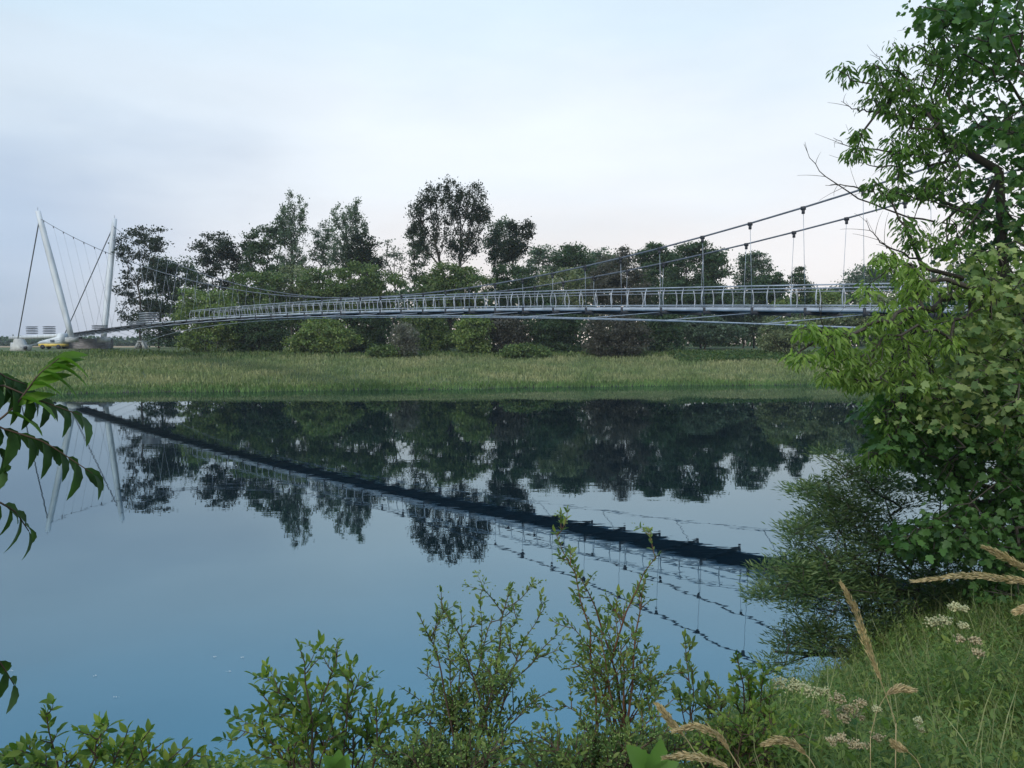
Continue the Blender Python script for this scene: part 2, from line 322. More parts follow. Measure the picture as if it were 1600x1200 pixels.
# deck
def ribbon(name, tt, s0, s1, hf, th, m):
    V = []; F = []
    for i, t in enumerate(tt):
        h = float(hf(t)); V += [bp_(t, s0, h), bp_(t, s1, h), bp_(t, s1, h + th), bp_(t, s0, h + th)]
        if i: a = 4 * (i - 1); F += [(a + j, a + (j + 1) % 4, a + 4 + (j + 1) % 4, a + 4 + j) for j in range(4)]
    n = len(V); F += [(0, 3, 2, 1), (n - 4, n - 3, n - 2, n - 1)]
    return mesh_obj(name, V, np.array(F), m, broot)
ribbon('deck', np.arange(0, TEND + .1, 1.5), -1.35, 1.35, lambda t: deck_h(t) + .12, .16, M['deckm'])
def line(tt, s, hf): return np.array([bp_(t, s if np.isscalar(s) else s[i], float(hf(t))) for i, t in enumerate(tt)])
for s in (-1, 1):
    mb = MB(); tt = np.arange(0, TEND + .1, 1.5)
    mb.tube(line(tt[tt >= 48], s * 1.5, lambda t: deck_h(t) + .2), .105, 6); mb.build('edge_beam', M['steel'], broot, smooth=True)
    mb = MB(); mb.tube(line(tt[tt <= 48], s * 1.5, lambda t: deck_h(t) + .2), .13, 6); mb.build('edge_beam', M['dark'], broot, smooth=True)
for t in ts:
    mb = MB(); h = float(deck_h(t)); mb.beam(bp_(t, -1.95, h + .02), bp_(t, 1.95, h + .02), .14, .16); 
    for s in (-1, 1): mb.beam(bp_(t, s * 1.95, h - .12), bp_(t, s * 1.95, h + .3), .08, .12, up=BD)
    mb.build('cross_beam', M['dark'], broot)
# approach span to the left
mb = MB(); mb.beam(bp_(-62, -1.2, 7.0), bp_(-2, -1.2, 7.0), .35, .75); mb.beam(bp_(-62, 1.2, 7.0), bp_(-2, 1.2, 7.0), .35, .75); mb.box((bp_(-32, 0, 7.2)), (60, 2.05, .2), BD, BN); mb.build('approach_span', M['white'], broot)
mb = MB(); mb.beam(bp_(-14, 0, 6.45), bp_(-1, 0, 6.45), 2.6, .45); mb.build('bearing_beam', M['dark'], broot)
# pylons, main cables, backstays
for te, hh in ((0, 29.8), (TEND, 23.4)):
    for s in (-1, 1):
        sg = -1 if te == 0 else 1; base = bp_(te - sg * 8.8, s * 2.7, 6.5 if te == 0 else 3.2); top = bp_(te - sg * 3.6, s * 6.5, hh); d = top - base
        mb = MB(); d = d / np.linalg.norm(d); x = BD; y = np.cross(d, x); n = 8
        for k in range(n):
            a = base + (top - base) * k / n; b = base + (top - base) * (k + 1) / n; w = 1.0 + .28 * math.sin(math.pi * (k + .5) / n)
            mb.box((a + b) / 2, (w * .85, w, np.linalg.norm(b - a) + .0), x, y, d)
        # one smooth tapered box instead of stacked pieces
        mb = MB(); V = []; F = []
        for k in range(n + 1):
            c = base + (top - base) * k / n; w = .36 + .14 * math.sin(math.pi * min(1, .15 + .8 * k / n))
            V += [c + x * w * .85 * i + y * w * j for i, j in ((-1, -1), (1, -1), (1, 1), (-1, 1))]
            if k: a = 4 * (k - 1); F += [(a + j, a + (j + 1) % 4, a + 4 + (j + 1) % 4, a + 4 + j) for j in range(4)]
        F += [(3, 2, 1, 0), (4 * n, 4 * n + 1, 4 * n + 2, 4 * n + 3)]
        mb.add(V, F); p = mb.build('pylon', M['white'], broot)
        mb = MB(); mb.tube([top, top + np.array([0, 0, .5]), top + np.array([0, 0, .6])], [.04, .04, .10], 6); mb.build('warning_light', M['steel'], broot, p)
        mb = MB(); mb.box(base - np.array([0, 0, .45]), (1.9, 1.9, .9), BD, BN); mb.build('base_shoe', M['pale_concrete'], broot, p)
        sg = -1 if te == 0 else 1
        anchor = bp_(te + sg * 35, s * 4.2, 4.6 if te == 0 else 3.4)
        mb = MB(); hook = base + (top - base) * .945; mb.tube([hook, anchor], .11, 6); mb.build('backstay', M['cable'], broot, smooth=True)
        if te == 0:
            mb = MB(); mb.prism([anchor + q for q in (BD * -2 - BN * 1 + (0, 0, -1.0), BD * 2.2 - BN * 1 + (0, 0, -1.0), BD * 1.2 - BN * 1 + (0, 0, .6), BD * -.6 - BN * 1 + (0, 0, 1.1))], BN * 2); mb.build('anchor_block', M['pale_concrete'], broot)
for s in (-1, 1):
    tt = np.concatenate([[3.4], ts[(ts > 4) & (ts < TEND - 4)], [TEND - 3.4]]); P = line(tt, s * cab_s(tt), cab_h)
    mb = MB(); mb.tube(P, .047, 6); mb.build('main_cable', M['cable'] , broot, smooth=True)
# hangers with clamps
def add_hanger(mh, mc, t, s):
    a = bp_(t, s * float(cab_s(t)), float(cab_h(t))); b = bp_(t, s * 1.95, float(deck_h(t)) + .25)
    if a[2] - b[2] > .25:
        mh.tube([a, b], .013 if t > 60 else .021, 4)
    mc.box(a - np.array([0, 0, .03]), (.22, .11, .17), BD, BN); mc.box(a - np.array([0, 0, .2]), (.12, .1, .2), BD, BN)
    return a[2] - b[2] > .25
cand = []
for t in ts[(ts > 5) & (ts < TEND - 5)]:
    for s in (-1, 1):
        L_len = float(cab_h(t) - deck_h(t)); p = bp_(t, 0, 0); vis = 1 if t <= 159 else 0
        cand.append((vis * L_len / p[1] if p[1] > 5 else 0, t, s))
cand.sort(reverse=True)
rest_h, rest_c = MB(), MB()
for i, (q, t, s) in enumerate(cand):
    if i < 98:
        mh, mc = MB(), MB()
        if add_hanger(mh, mc, t, s): h_ = mh.build('hanger', M['cable_pale'], broot); mc.build('cable_clamp', M['dark'], broot, h_)
        else: mc.build('cable_clamp', M['dark'], broot)
    else: add_hanger(rest_h, rest_c, t, s)
h_ = rest_h.build('hanger', M['cable_pale'], broot); tag(h_, kind='stuff'); tag(rest_c.build('cable_clamp', M['dark'], broot), kind='stuff')
# railings: bowed posts, handrail, lower rails
rest_p = MB(); pc = []
for s in (-1, 1):
    tt = steps(66, TEND + .1, [66, 98, 120, 195], [1.7, 1.5, 1.3, 1.3])
    mb = MB(); mb.tube(line(tt, s * 1.42, lambda t: deck_h(t) + 1.42), .035, 5); mb.tube(line(tt, s * 1.5, lambda t: deck_h(t) + 1.25), .02, 4); mb.tube(line(tt, s * 1.55, lambda t: deck_h(t) + .42), .03, 4)
    rl = mb.build('railing', M['steel'], broot, smooth=True)
    for t in tt: pc.append((float(bp_(t, s, 0)[1]) if t < 160 else 999, t, s, rl))
pc.sort(key=lambda q: q[0])
for i, (q, t, s, rl) in enumerate(pc):
    mb = MB() if i < 100 else rest_p
    h = float(deck_h(t)); P = [bp_(t, s * (1.42 + .16 * math.sin(math.pi * k / 4)), h + .2 + 1.2 * k / 4) for k in range(5)]
    mb.tube(P, [.022, .033, .038, .033, .022], 5)
    if i < 100: mb.build('post', M['steel'], broot, rl)
tag(rest_p.build('post', M['steel'], broot), kind='stuff')
# stabilising cables under the deck
for s in (-1, 1):
    tt = np.arange(3, 190, 3.)
    u = (tt - 90) / 85.
    gs = s * (1.9 + 8.0 * u ** 2); gh = deck_h(tt) - .12 - np.where(u < 0, 2.2, .9) * u ** 2
    P = np.array([bp_(t, a, b) for t, a, b in zip(tt, gs, gh)])
    mb = MB(); mb.tube(P, .035, 5); mb.build('stabilising_cable', M['cable_pale'], broot)
    for i in range(1, len(tt) - 1, 2):
        mb = MB(); mb.tube([bp_(tt[i + 1], s * 1.6, float(deck_h(tt[i + 1])) + .02), P[i]], .022, 4); mb.build('cable_strut', M['cable_pale'], broot)
# pier
mb = MB()
for k in range(6): mb.box(at(137, 538, 148.5) + np.array([0, 0, -.95 + .37 * k]), (8.2 - .04 * (k % 2), 3.4 - .04 * (k % 2), .37))
pier = mb.build('concrete_pier', M['concrete'], broot)
mb = MB(); mb.beam(at(108, 527, 147.3), at(120, 527, 147.3), .6, .5); mb.tube([at(110, 533, 146.4), at(110, 523, 146.4)], .07, 5); mb.tube([at(120, 533, 146.4), at(120, 523, 146.4)], .07, 5); mb.tube([at(110, 523.6, 146.4), at(120, 523.6, 146.4)], .05, 5); mb.build('bearing_frame', M['steel'], broot, pier)

# ------------------------------------------------------------------ building-site things on the far bank
def stack(px, py, t, w, h, layers, label, m='steel'):
    c = at(px, py, float(bp_(t, 0, 0)[1])); c[0], c[1] = (B0 + BD * t)[:2]
    rt = empty('railing_panel_stack', c, label, 'panel stack', 'stacks of railing panels waiting on the unfinished deck')
    for k in range(layers):
        z = c + np.array([0, 0, (k + .5) * h / layers]); mb = MB(); o = rng.uniform(-.1, .1)
        q = z + BD * o
        mb.box(q, (w, 1.9, .09), BD, BN)
        for j in np.linspace(-.45, .45, 5): mb.box(q + BD * w * j + np.array([0, 0, -.09]), (.10, 1.7, .085), BD, BN)
        mb.build('panel', M[m], rt)
stack(50, 522, -41, 3.6, 1.9, 5, 'flat stack of five steel panels on the approach span, leftmost of the stacks', 'site')
stack(80, 522, -23, 3.2, 1.8, 5, 'flat stack of steel panels on the approach span just left of the leaning near pylon', 'site')
stack(157, 517, 17, 3.2, 1.1, 3, 'low dark stack of panels on the deck at the foot of the far pylon', 'site')
stack(208, 511, 38.5, 2.6, .9, 3, 'lower pale pile of panels lying beside the tall square stack on the deck')
stack(234, 509, 44.5, 3.4, 2.1, 6, 'tall square pale stack of panels standing on the deck below the dark trees')
# work vehicle
vb = at(84, 545, 146.); vb[2] = float(height(vb[0], vb[1]))
vr = empty('work_vehicle', vb, 'small white work vehicle with sloping nose and yellow lower body left of the pier', 'vehicle')
prof = np.array([(-2.4, 1.0), (2.3, 1.0), (2.3, 2.9), (1.6, 3.0), (1.1, 2.3), (-.4, 1.9), (-1.9, 1.5), (-2.4, 1.25)])
mb = MB(); mb.prism([vb + (x, -1, z) for x, z in prof], (0, 2, 0)); mb.build('body', M['white'], vr)
mb = MB(); mb.box(vb + (0.1, 0, .74), (4.7, 2.1, .5)); mb.build('lower_body', M['yellow'], vr)
mb = MB(); mb.box(vb + (.4, -1.01, 1.5), (.8, .06, .5)); mb.build('window', M['glass'], vr)
for x in (-1.5, 1.5):
    for yy in (-.95, .95):
        mb = MB(); mb.tube([vb + (x, yy - .15, .42), vb + (x, yy + .15, .42)], .42, 12); mb.build('wheel', M['dark'], vr)
# A-frame trestle where a stabilising cable is anchored, on the grass
ab = at(221, 546, 152); ab[2] = float(height(ab[0], ab[1])); ar = empty('anchor_trestle', ab, 'small pale A shaped concrete trestle on the grass below the dark tall tree', 'trestle')
mb = MB()
for yy in (-.5, .5):
    for sx_ in (-1, 1): mb.beam(ab + (sx_ * 1.0, yy, -.1), ab + (sx_ * .3, yy, 1.35), .4, .35, up=(0, 1, 0))
mb.build('legs', M['pale_concrete'], ar)
mb = MB(); mb.box(ab + (0, 0, 1.42), (.95, 1.5, .3)); mb.build('crossbar', M['pale_concrete'], ar)
ab = at(31, 548, 141); ab[2] = float(height(ab[0], ab[1])); ar = empty('anchor_block', ab, 'angular grey concrete anchor block on the bank at the left edge below the cable', 'anchor block')
mb = MB(); mb.prism([ab + (x, -.8, z) for x, z in ((-1.7, -.2), (1.5, -.2), (1.9, .9), (.9, 1.1), (.5, 2.1), (-.5, 2.2), (-.9, .8))], (0, 1.6, 0)); mb.build('block', M['pale_concrete'], ar)
mb = MB(); mb.box(ab + (1.6, -.9, .5), (.5, .3, .6)); mb.build('bracket', M['dark'], ar)

# ------------------------------------------------------------------ trees and shrubs of the far bank
LM = dict(dark=leafmat('leaf_dark', (.018, .034, .016)), blue=leafmat('leaf_blue_grey', (.085, .13, .09)), mid=leafmat('leaf_mid', (.085, .145, .048)), deep=leafmat('leaf_deep', (.042, .085, .038)),
          bright=leafmat('leaf_bright', (.13, .205, .065)), brown=leafmat('leaf_purple_brown', (.085, .085, .066)), grey=leafmat('leaf_grey', (.15, .155, .13)), pale=leafmat('leaf_pale_olive', (.16, .205, .11)))
def ell_pts(blobs, Y, n, shell=.55, flat=.9):
    """points spread through ellipsoids given in photo pixels at distance Y"""
    w = np.array([b[2] * b[3] for b in blobs], float); w /= w.sum(); out = []
    for b, q in zip(blobs, w):
        k = max(3, int(round(n * q))); d = rdir(k); rr = rng.uniform(shell, 1, k) ** .6
        c = at(b[0], b[1], Y); rx = b[2] * Y / 1200; rz = b[3] * Y / 1200; ry = min(rx, rz * 1.3) * flat
        out.append(c + d * rr[:, None] * np.array([rx, ry, rz]))
    return np.concatenate(out)
def far_tree(name, label, cat, Y, base_px, blobs, m, clumps=90, per=42, size=.34, sig=.55, up=0., rt=.03, group='trees along the far bank', shell=.35, trunk_frac=.45, dens=1.7, bf=.45):
    c = at(base_px, 555, Y); gz = float(height(c[0], c[1])); base = np.array([c[0], c[1], gz - .2])
    rt_ = empty(name, base + (0, 0, .2), label, cat, group)
    pts = ell_pts(blobs, Y, clumps, shell); pts = pts[pts[:, 2] > gz + .3]
    topz = pts[:, 2].max(); mx_, my_ = pts[:, 0].mean(), pts[:, 1].mean()
    tr = [base + np.array([(mx_ - base[0]) * f * .8, (my_ - base[1]) * f * .8, (topz - gz) * f * trunk_frac]) + (rng.normal(size=3) * (.12, .12, 0) if 0 < f < 1 else 0) for f in (0, .33, .66, 1)]
    A, PR, r = grow(tr, pts, bf=bf, jit=.12, rtip=rt, pw=.47)
    v, f = tubes(A, PR, r, 4); mesh_obj('trunk', v, f, M['bark'], rt_)
    k = len(pts); cnt = np.maximum(4, (per * dens * rng.uniform(.4, 1.6, k)).astype(int))
    idx = np.repeat(np.arange(k), cnt); n = len(idx)
    sg = sig * rng.uniform(.6, 1.3, k)[idx]
    P = pts[idx] + rng.normal(size=(n, 3)) * sg[:, None] * np.array([1.1, 1.1, .5 + 1.4 * up])
    P[:, 2] = np.maximum(P[:, 2], gz + .05)
    D = rdir(n) + np.array([0, 0, up * 1.5 - .15]); Nn = rdir(n) + np.array([0, 0, .8])
    v, f = leaves(LF_CARD, P, D, Nn, size * 1.2 * rng.uniform(.6, 1.35, n)); mesh_obj('crown', v, f, LM[m], rt_)
    return rt_
TR = 'tall_tree'
far_tree('broadleaf_tree', 'tall dark airy tree just right of the far white pylon', 'tree', 152, 221, [(222, 378, 38, 28), (205, 400, 22, 20), (232, 420, 22, 25), (200, 452, 16, 30), (215, 480, 24, 26), (192, 490, 12, 12), (232, 365, 26, 15)], 'dark', 110, 34, .36, .6)
far_tree('broadleaf_tree', 'dense dark round-topped tree right behind the airy tree by the pylon', 'tree', 160, 248, [(248, 452, 30, 50), (262, 440, 20, 35), (245, 505, 35, 35)], 'deep', 110, 60, .4, .8)
far_tree('broadleaf_tree', 'small dark tree with ragged top left of the rounded dark crown', 'tree', 158, 290, [(285, 420, 20, 18), (300, 440, 22, 25), (295, 470, 30, 30)], 'deep', 70, 45, .36, .7)
far_tree('broadleaf_tree', 'dark tree with flat wide clumpy top at the left of the wood', 'tree', 150, 340, [(345, 385, 32, 22), (318, 395, 18, 16), (372, 392, 16, 16), (345, 425, 38, 35)], 'dark', 110, 40, .36, .6)
far_tree('broadleaf_tree', 'dark bushy crown leaning against the grey-green poplar', 'tree', 150, 415, [(415, 372, 28, 24), (398, 395, 25, 22), (432, 368, 15, 22), (412, 425, 38, 35)], 'deep', 120, 45, .36, .6)
far_tree('poplar_tree', 'slender grey-green poplar with two pointed tops in the left of the wood', 'poplar', 148, 457, [(452, 325, 9, 26), (471, 335, 9, 28), (440, 345, 10, 28), (458, 370, 24, 32), (462, 415, 30, 32)], 'blue', 210, 24, .27, .27, up=.8, shell=.1, trunk_frac=.7, bf=.7)
far_tree('broadleaf_tree', 'thin see-through grey-green tree between the two poplars', 'tree', 152, 503, [(503, 365, 22, 22), (497, 390, 20, 26), (510, 405, 22, 35)], 'blue', 90, 24, .3, .5, shell=.2)
far_tree('poplar_tree', 'pointed poplar with a narrow spire right of the thin tree', 'poplar', 146, 552, [(556, 332, 8, 26), (548, 355, 12, 30), (566, 362, 12, 22), (525, 340, 7, 22), (537, 350, 7, 24), (530, 395, 18, 40), (552, 405, 20, 30)], 'blue', 210, 24, .27, .25, up=.8, shell=.1, trunk_frac=.7, bf=.7)
far_tree('broadleaf_tree', 'compact nearly black tree hugging the right side of the spire poplar', 'tree', 143, 566, [(568, 383, 17, 20), (560, 405, 20, 22), (575, 420, 20, 25)], 'dark', 80, 55, .34, .6)
far_tree('broadleaf_tree', 'half-bare young tree with thin forked branches left of the tallest tree', 'tree', 148, 612, [(605, 388, 14, 14), (625, 395, 16, 16), (600, 410, 14, 16), (618, 430, 22, 18)], 'blue', 70, 10, .3, .4, shell=.1)
far_tree('cottonwood_tree', 'tallest tree of the wood with broad fan-shaped dark crown', 'tree', 138, 700, [(692, 305, 15, 26), (718, 302, 14, 27), (744, 308, 14, 24), (668, 318, 20, 26), (655, 348, 20, 32), (700, 340, 28, 36), (740, 340, 24, 32), (757, 335, 13, 24), (672, 378, 26, 26), (712, 385, 26, 28), (738, 375, 20, 22)], 'dark', 340, 34, .28, .36, dens=1.6, bf=.8, up=.5, rt=.032, shell=.1, trunk_frac=.22)
far_tree('broadleaf_tree', 'loose leafy tree left of the trunk of the tallest tree', 'tree', 150, 655, [(650, 372, 14, 18), (658, 400, 16, 20), (650, 425, 16, 20)], 'deep', 70, 28, .3, .5)
far_tree('broadleaf_tree', 'pale green airy tree right of the tallest crown', 'tree', 145, 780, [(782, 358, 20, 18), (775, 380, 22, 20), (785, 400, 26, 20)], 'blue', 90, 34, .32, .5, up=.2, shell=.2)
far_tree('broadleaf_tree', 'dark two-headed tree at the right shoulder of the tallest tree', 'tree', 141, 790, [(803, 358, 9, 14), (823, 358, 10, 14), (812, 380, 20, 14), (797, 395, 18, 14)], 'dark', 90, 42, .3, .45, up=.2)
far_tree('broadleaf_tree', 'pale ragged tree in the gap right of the two-headed dark tree', 'tree', 160, 848, [(838, 402, 14, 14), (858, 398, 20, 14), (850, 425, 34, 24)], 'blue', 100, 34, .34, .6)
far_tree('broadleaf_tree', 'rounded deep green tree in the middle distance above the cable', 'tree', 158, 900, [(898, 398, 22, 18), (885, 412, 18, 18), (905, 425, 34, 28)], 'deep', 110, 55, .38, .7)
far_tree('broadleaf_tree', 'grey-blue tree behind the cable left of the bare twiggy top', 'tree', 168, 942, [(940, 405, 22, 16), (955, 415, 20, 20), (935, 430, 30, 26)], 'blue', 100, 50, .38, .7)
far_tree('broadleaf_tree', 'brownish-grey leafy tree with bare twigs on top in front of the wood', 'tree', 135, 965, [(962, 425, 38, 26), (975, 405, 16, 14), (945, 450, 36, 28), (990, 455, 24, 30), (975, 388, 7, 6)], 'brown', 190, 50, .28, .5)
far_tree('broadleaf_tree', 'dark rounded tree under the fourth clamp of the upper cable', 'tree', 150, 1027, [(1022, 395, 22, 14), (1010, 405, 16, 16), (1040, 410, 18, 18), (1025, 435, 34, 30)], 'deep', 130, 55, .36, .6)
far_tree('broadleaf_tree', 'broad dark tree with flat clumpy top crossed by the lower cable', 'tree', 142, 1095, [(1092, 388, 22, 11), (1070, 395, 18, 14), (1115, 398, 18, 16), (1085, 425, 40, 30), (1120, 420, 25, 24)], 'deep', 170, 44, .34, .55)
far_tree('broadleaf_tree', 'pale round tree at the right end of the high wood', 'tree', 148, 1178, [(1178, 405, 22, 14), (1165, 415, 18, 18), (1195, 420, 14, 16), (1175, 440, 30, 22)], 'blue', 110, 36, .32, .5, shell=.2)
far_tree('broadleaf_tree', 'dark tapering tree sloping down right of the pale round tree', 'tree', 144, 1208, [(1205, 438, 20, 12), (1220, 450, 14, 10), (1195, 455, 24, 16)], 'deep', 80, 55, .34, .5)
far_tree('young_tree', 'lone small dark upright tree standing against the sky above the railing', 'tree', 140, 1250, [(1250, 424, 6, 9), (1247, 437, 13, 11), (1254, 448, 15, 12), (1250, 470, 14, 12)], 'deep', 70, 36, .26, .35)
far_tree('broadleaf_tree', 'faint blue-green tree farthest right behind the railing', 'tree', 190, 1350, [(1350, 432, 28, 14), (1375, 440, 30, 18), (1340, 455, 34, 20), (1285, 460, 30, 10)], 'blue', 120, 45, .42, .8)
for i, (px, py, rx, ry, lab) in enumerate([(1430, 440, 40, 25, 'hazy green tree behind the box elder at the right'), (1520, 435, 50, 30, 'hazy green tree hidden deepest behind the maple'), (1620, 430, 60, 34, 'hazy green tree beyond the right edge behind the maple')]):
    far_tree('broadleaf_tree', lab, 'tree', 170, px, [(px, py, rx, ry), (px, py + 50, rx, 40)], 'deep', 90, 45, .42, .9)
SG = 'shrubs along the foot of the wood'
def far_shrub(label, Y, px, blobs, m, **k):
    k = dict(dict(clumps=110, per=50, size=.32, sig=.5, rt=.02, group=SG, trunk_frac=.25), **k)
    return far_tree('shrub', label, 'shrub', Y, px, blobs, m, **k)
far_shrub('fresh green shrub at the left end of the wood under the falling cable', 126, 318, [(318, 470, 42, 24), (300, 500, 30, 26), (340, 500, 34, 30), (325, 530, 48, 24)], 'bright', clumps=170)
far_shrub('dull green mound in front of the left trees behind the start of the railing', 131, 395, [(400, 445, 45, 28), (380, 480, 40, 34), (420, 490, 46, 34)], 'mid', clumps=180)
far_shrub('dark shrub between the two green mounds below the deck', 128, 405, [(410, 515, 42, 24), (400, 540, 44, 16)], 'deep', clumps=120)
far_shrub('broad bright green shrub bank above the middle of the railing', 132, 540, [(505, 445, 42, 26), (555, 440, 48, 28), (600, 450, 40, 24), (545, 475, 70, 28)], 'mid', clumps=260)
far_shrub('grey-green shrub filling the gap between the mound and the bright shrub bank', 136, 462, [(460, 440, 36, 26), (465, 475, 42, 34)], 'pale', clumps=140)
far_shrub('leafy yellowish shrub low under the deck left of the twiggy grey bush', 124, 510, [(505, 520, 42, 24), (525, 538, 42, 18), (480, 538, 32, 18)], 'bright', clumps=170)
far_shrub('dark shrub directly left of the twiggy grey bush', 129, 578, [(578, 505, 36, 30), (575, 538, 34, 18)], 'deep', clumps=130)
far_shrub('twiggy pale grey bush with upright sprays on the grass edge', 119, 631, [(631, 530, 22, 20), (631, 545, 24, 12), (628, 518, 14, 10)], 'grey', clumps=110, per=26, size=.26, sig=.3, up=.7)
far_shrub('low green shrub at the left foot of the twiggy grey bush', 118, 600, [(600, 550, 18, 8)], 'mid', clumps=40)
far_shrub('olive shrub behind the twiggy grey bush under the deck', 129, 668, [(660, 500, 34, 22), (680, 530, 34, 24)], 'mid', clumps=140)
far_shrub('olive tree-like shrub at the base of the tallest tree', 134, 700, [(700, 435, 44, 26), (690, 465, 54, 30), (735, 450, 40, 30)], 'mid', clumps=230)
far_shrub('fresh green shrub with hanging sprays under the middle of the deck', 124, 742, [(742, 505, 24, 18), (735, 530, 26, 22), (748, 545, 18, 10)], 'bright', clumps=110)
far_shrub('dark shrub filling the hollow right of the tallest tree', 138, 800, [(800, 440, 40, 28), (820, 470, 50, 30)], 'deep', clumps=180)
far_shrub('brown-grey shrub under the deck right of the hanging green sprays', 127, 795, [(790, 510, 34, 26), (800, 540, 36, 16)], 'brown', clumps=150)
far_shrub('low bright shrub on the grass edge below the dark hollow', 119, 825, [(820, 550, 34, 9)], 'mid', clumps=60)
far_shrub('dark green shrub left of the purple-brown shrub', 127, 870, [(865, 505, 42, 30), (870, 540, 44, 16)], 'deep', clumps=170)
far_shrub('grey shrub behind the railing left of the brownish tree', 142, 885, [(880, 445, 48, 24), (890, 475, 46, 26)], 'pale', clumps=160)
far_shrub('large purple-brown shrub bulging over the grass', 121, 968, [(960, 515, 44, 26), (985, 530, 30, 24), (945, 540, 34, 16)], 'brown', clumps=220, size=.26)
far_shrub('dark shrub right of the purple-brown shrub', 126, 1035, [(1030, 510, 34, 30), (1040, 540, 26, 18)], 'deep', clumps=140)
far_shrub('tall dark shrub mass behind the railing below the dark rounded tree', 140, 1050, [(1040, 465, 50, 28), (1100, 465, 50, 28)], 'deep', clumps=230)
far_shrub('hazy grey-green shrub on the slope right of the dark shrub', 136, 1100, [(1090, 512, 44, 22), (1120, 520, 40, 18)], 'blue', clumps=170)
far_shrub('hazy shrub in front of the pale round tree', 146, 1160, [(1160, 475, 50, 24), (1170, 505, 50, 22)], 'blue', clumps=180, size=.36)
far_shrub('pale grey dome-shaped willow shrub at the right above the grass', 124, 1225, [(1225, 515, 36, 24), (1222, 535, 38, 16)], 'pale', clumps=180, size=.24, sig=.4)
far_shrub('vivid green shrub behind the railing right of the lone small tree', 141, 1275, [(1280, 470, 34, 16), (1225, 478, 20, 10)], 'bright', clumps=120)
far_shrub('grey-green shrub row behind the box elder tip', 138, 1320, [(1310, 500, 50, 30), (1370, 495, 50, 36)], 'pale', clumps=230, size=.36)
far_shrub('grey-green shrub hidden behind the box elder foliage', 136, 1450, [(1440, 500, 60, 40), (1560, 500, 70, 44)], 'mid', clumps=230, size=.42)
# far-off wood that reads as one mass
P = []
for px in np.arange(-1000, 1750, 3.2):
    Y = 182 if px > 250 else 480; hmax = 448 if px > 300 else 527
    if px > 1230: hmax = 462
    y0 = hmax + 9 * math.sin(px * .045) * (.25 if px < 250 else 1) + rng.uniform(-3, 3) * (.4 if px < 250 else 1)
    c = at(px, y0, Y); k = int(90 if px > 250 else 40)
    q = np.stack([c[0] + rng.normal(size=k) * 1.2, Y + rng.uniform(0, 14, k), 4.6 + (c[2] - 4.6) * rng.uniform(0, 1, k) ** 1.1], 1); P.append(q)
P = np.concatenate(P); n = len(P); v, f = leaves(LF_CARD, P, rdir(n), rdir(n) + (0, 0, .6), np.where(P[:, 1] > 400, 2.2, 1.15) * rng.uniform(.6, 1.3, n))
tag(mesh_obj('distant_wood', v, f, LM['deep']), 'dark mass of distant woodland closing the view behind the trees', 'woodland', kind='stuff')

# ------------------------------------------------------------------ grass of the far bank
def far_grass(name, label, n, e0, e1, hgt, m, xr=(-105, 110), bias=1., cat='grass'):
    x = rng.uniform(*xr, n); e = e0 + (e1 - e0) * rng.uniform(0, 1, n) ** bias; y = yw(x) + e * (123 - yw(x)) / 40
    keep = np.abs(x) < y * .74 + 3; x, y = x[keep], y[keep]; n = len(x)
    nn = np.sin(x * .35 + 1.3 * np.sin(y * .3)) * .5 + np.sin(x * .11 + y * .2) * .5
    P = np.stack([x, y, np.maximum(height(x, y), -.12) - .03], 1); D = np.array([0, 0, 1.]) + rng.normal(size=(n, 3)) * (.28, .28, .05)
    v, f = leaves(LF_TUFT, P, D, rdir(n) * (1, 1, .2), hgt * rng.uniform(.6, 1.3, n) * (1 + .18 * nn)); return tag(mesh_obj(name, v, f, m), label, cat, kind='stuff')
g1 = mat('meadow_grass', (.125, .18, .07), .8, .3, .16, col2=(.29, .285, .15), island=.3, transl=.25); g2 = mat('fresh_grass', (.11, .175, .055), .8, .3, .3, island=.3, transl=.25)
far_grass('meadow_grass', 'tan-green tall meadow grass covering the far bank', 95000, 1.6, 42, .55, g1)
far_grass('waterside_grass', 'fresher green grass fringe along the far waterline', 20000, -.9, 3.4, .46, g2)
far_grass('ground_cover', 'dark green low plants along the foot of the wood', 16000, 36, 47, .75, LM['mid'], cat='ground cover')
x = rng.uniform(25, 46, 9000); y = yw(x) + rng.uniform(28, 46, 9000); y = yw(x) + (y - yw(x)) * (123 - yw(x)) / 40; P = np.stack([x, y, height(x, y) + rng.uniform(0, .8, 9000)], 1)
v, f = leaves(LF_CARD, P, rdir(9000), rdir(9000) + (0, 0, 1.2), .35 * rng.uniform(.6, 1.3, 9000)); tag(mesh_obj('ivy_slope', v, f, leafmat('ivy', (.05, .105, .03))), 'leafy green ground cover on the slope below the hazy shrubs', 'ground cover', kind='stuff')

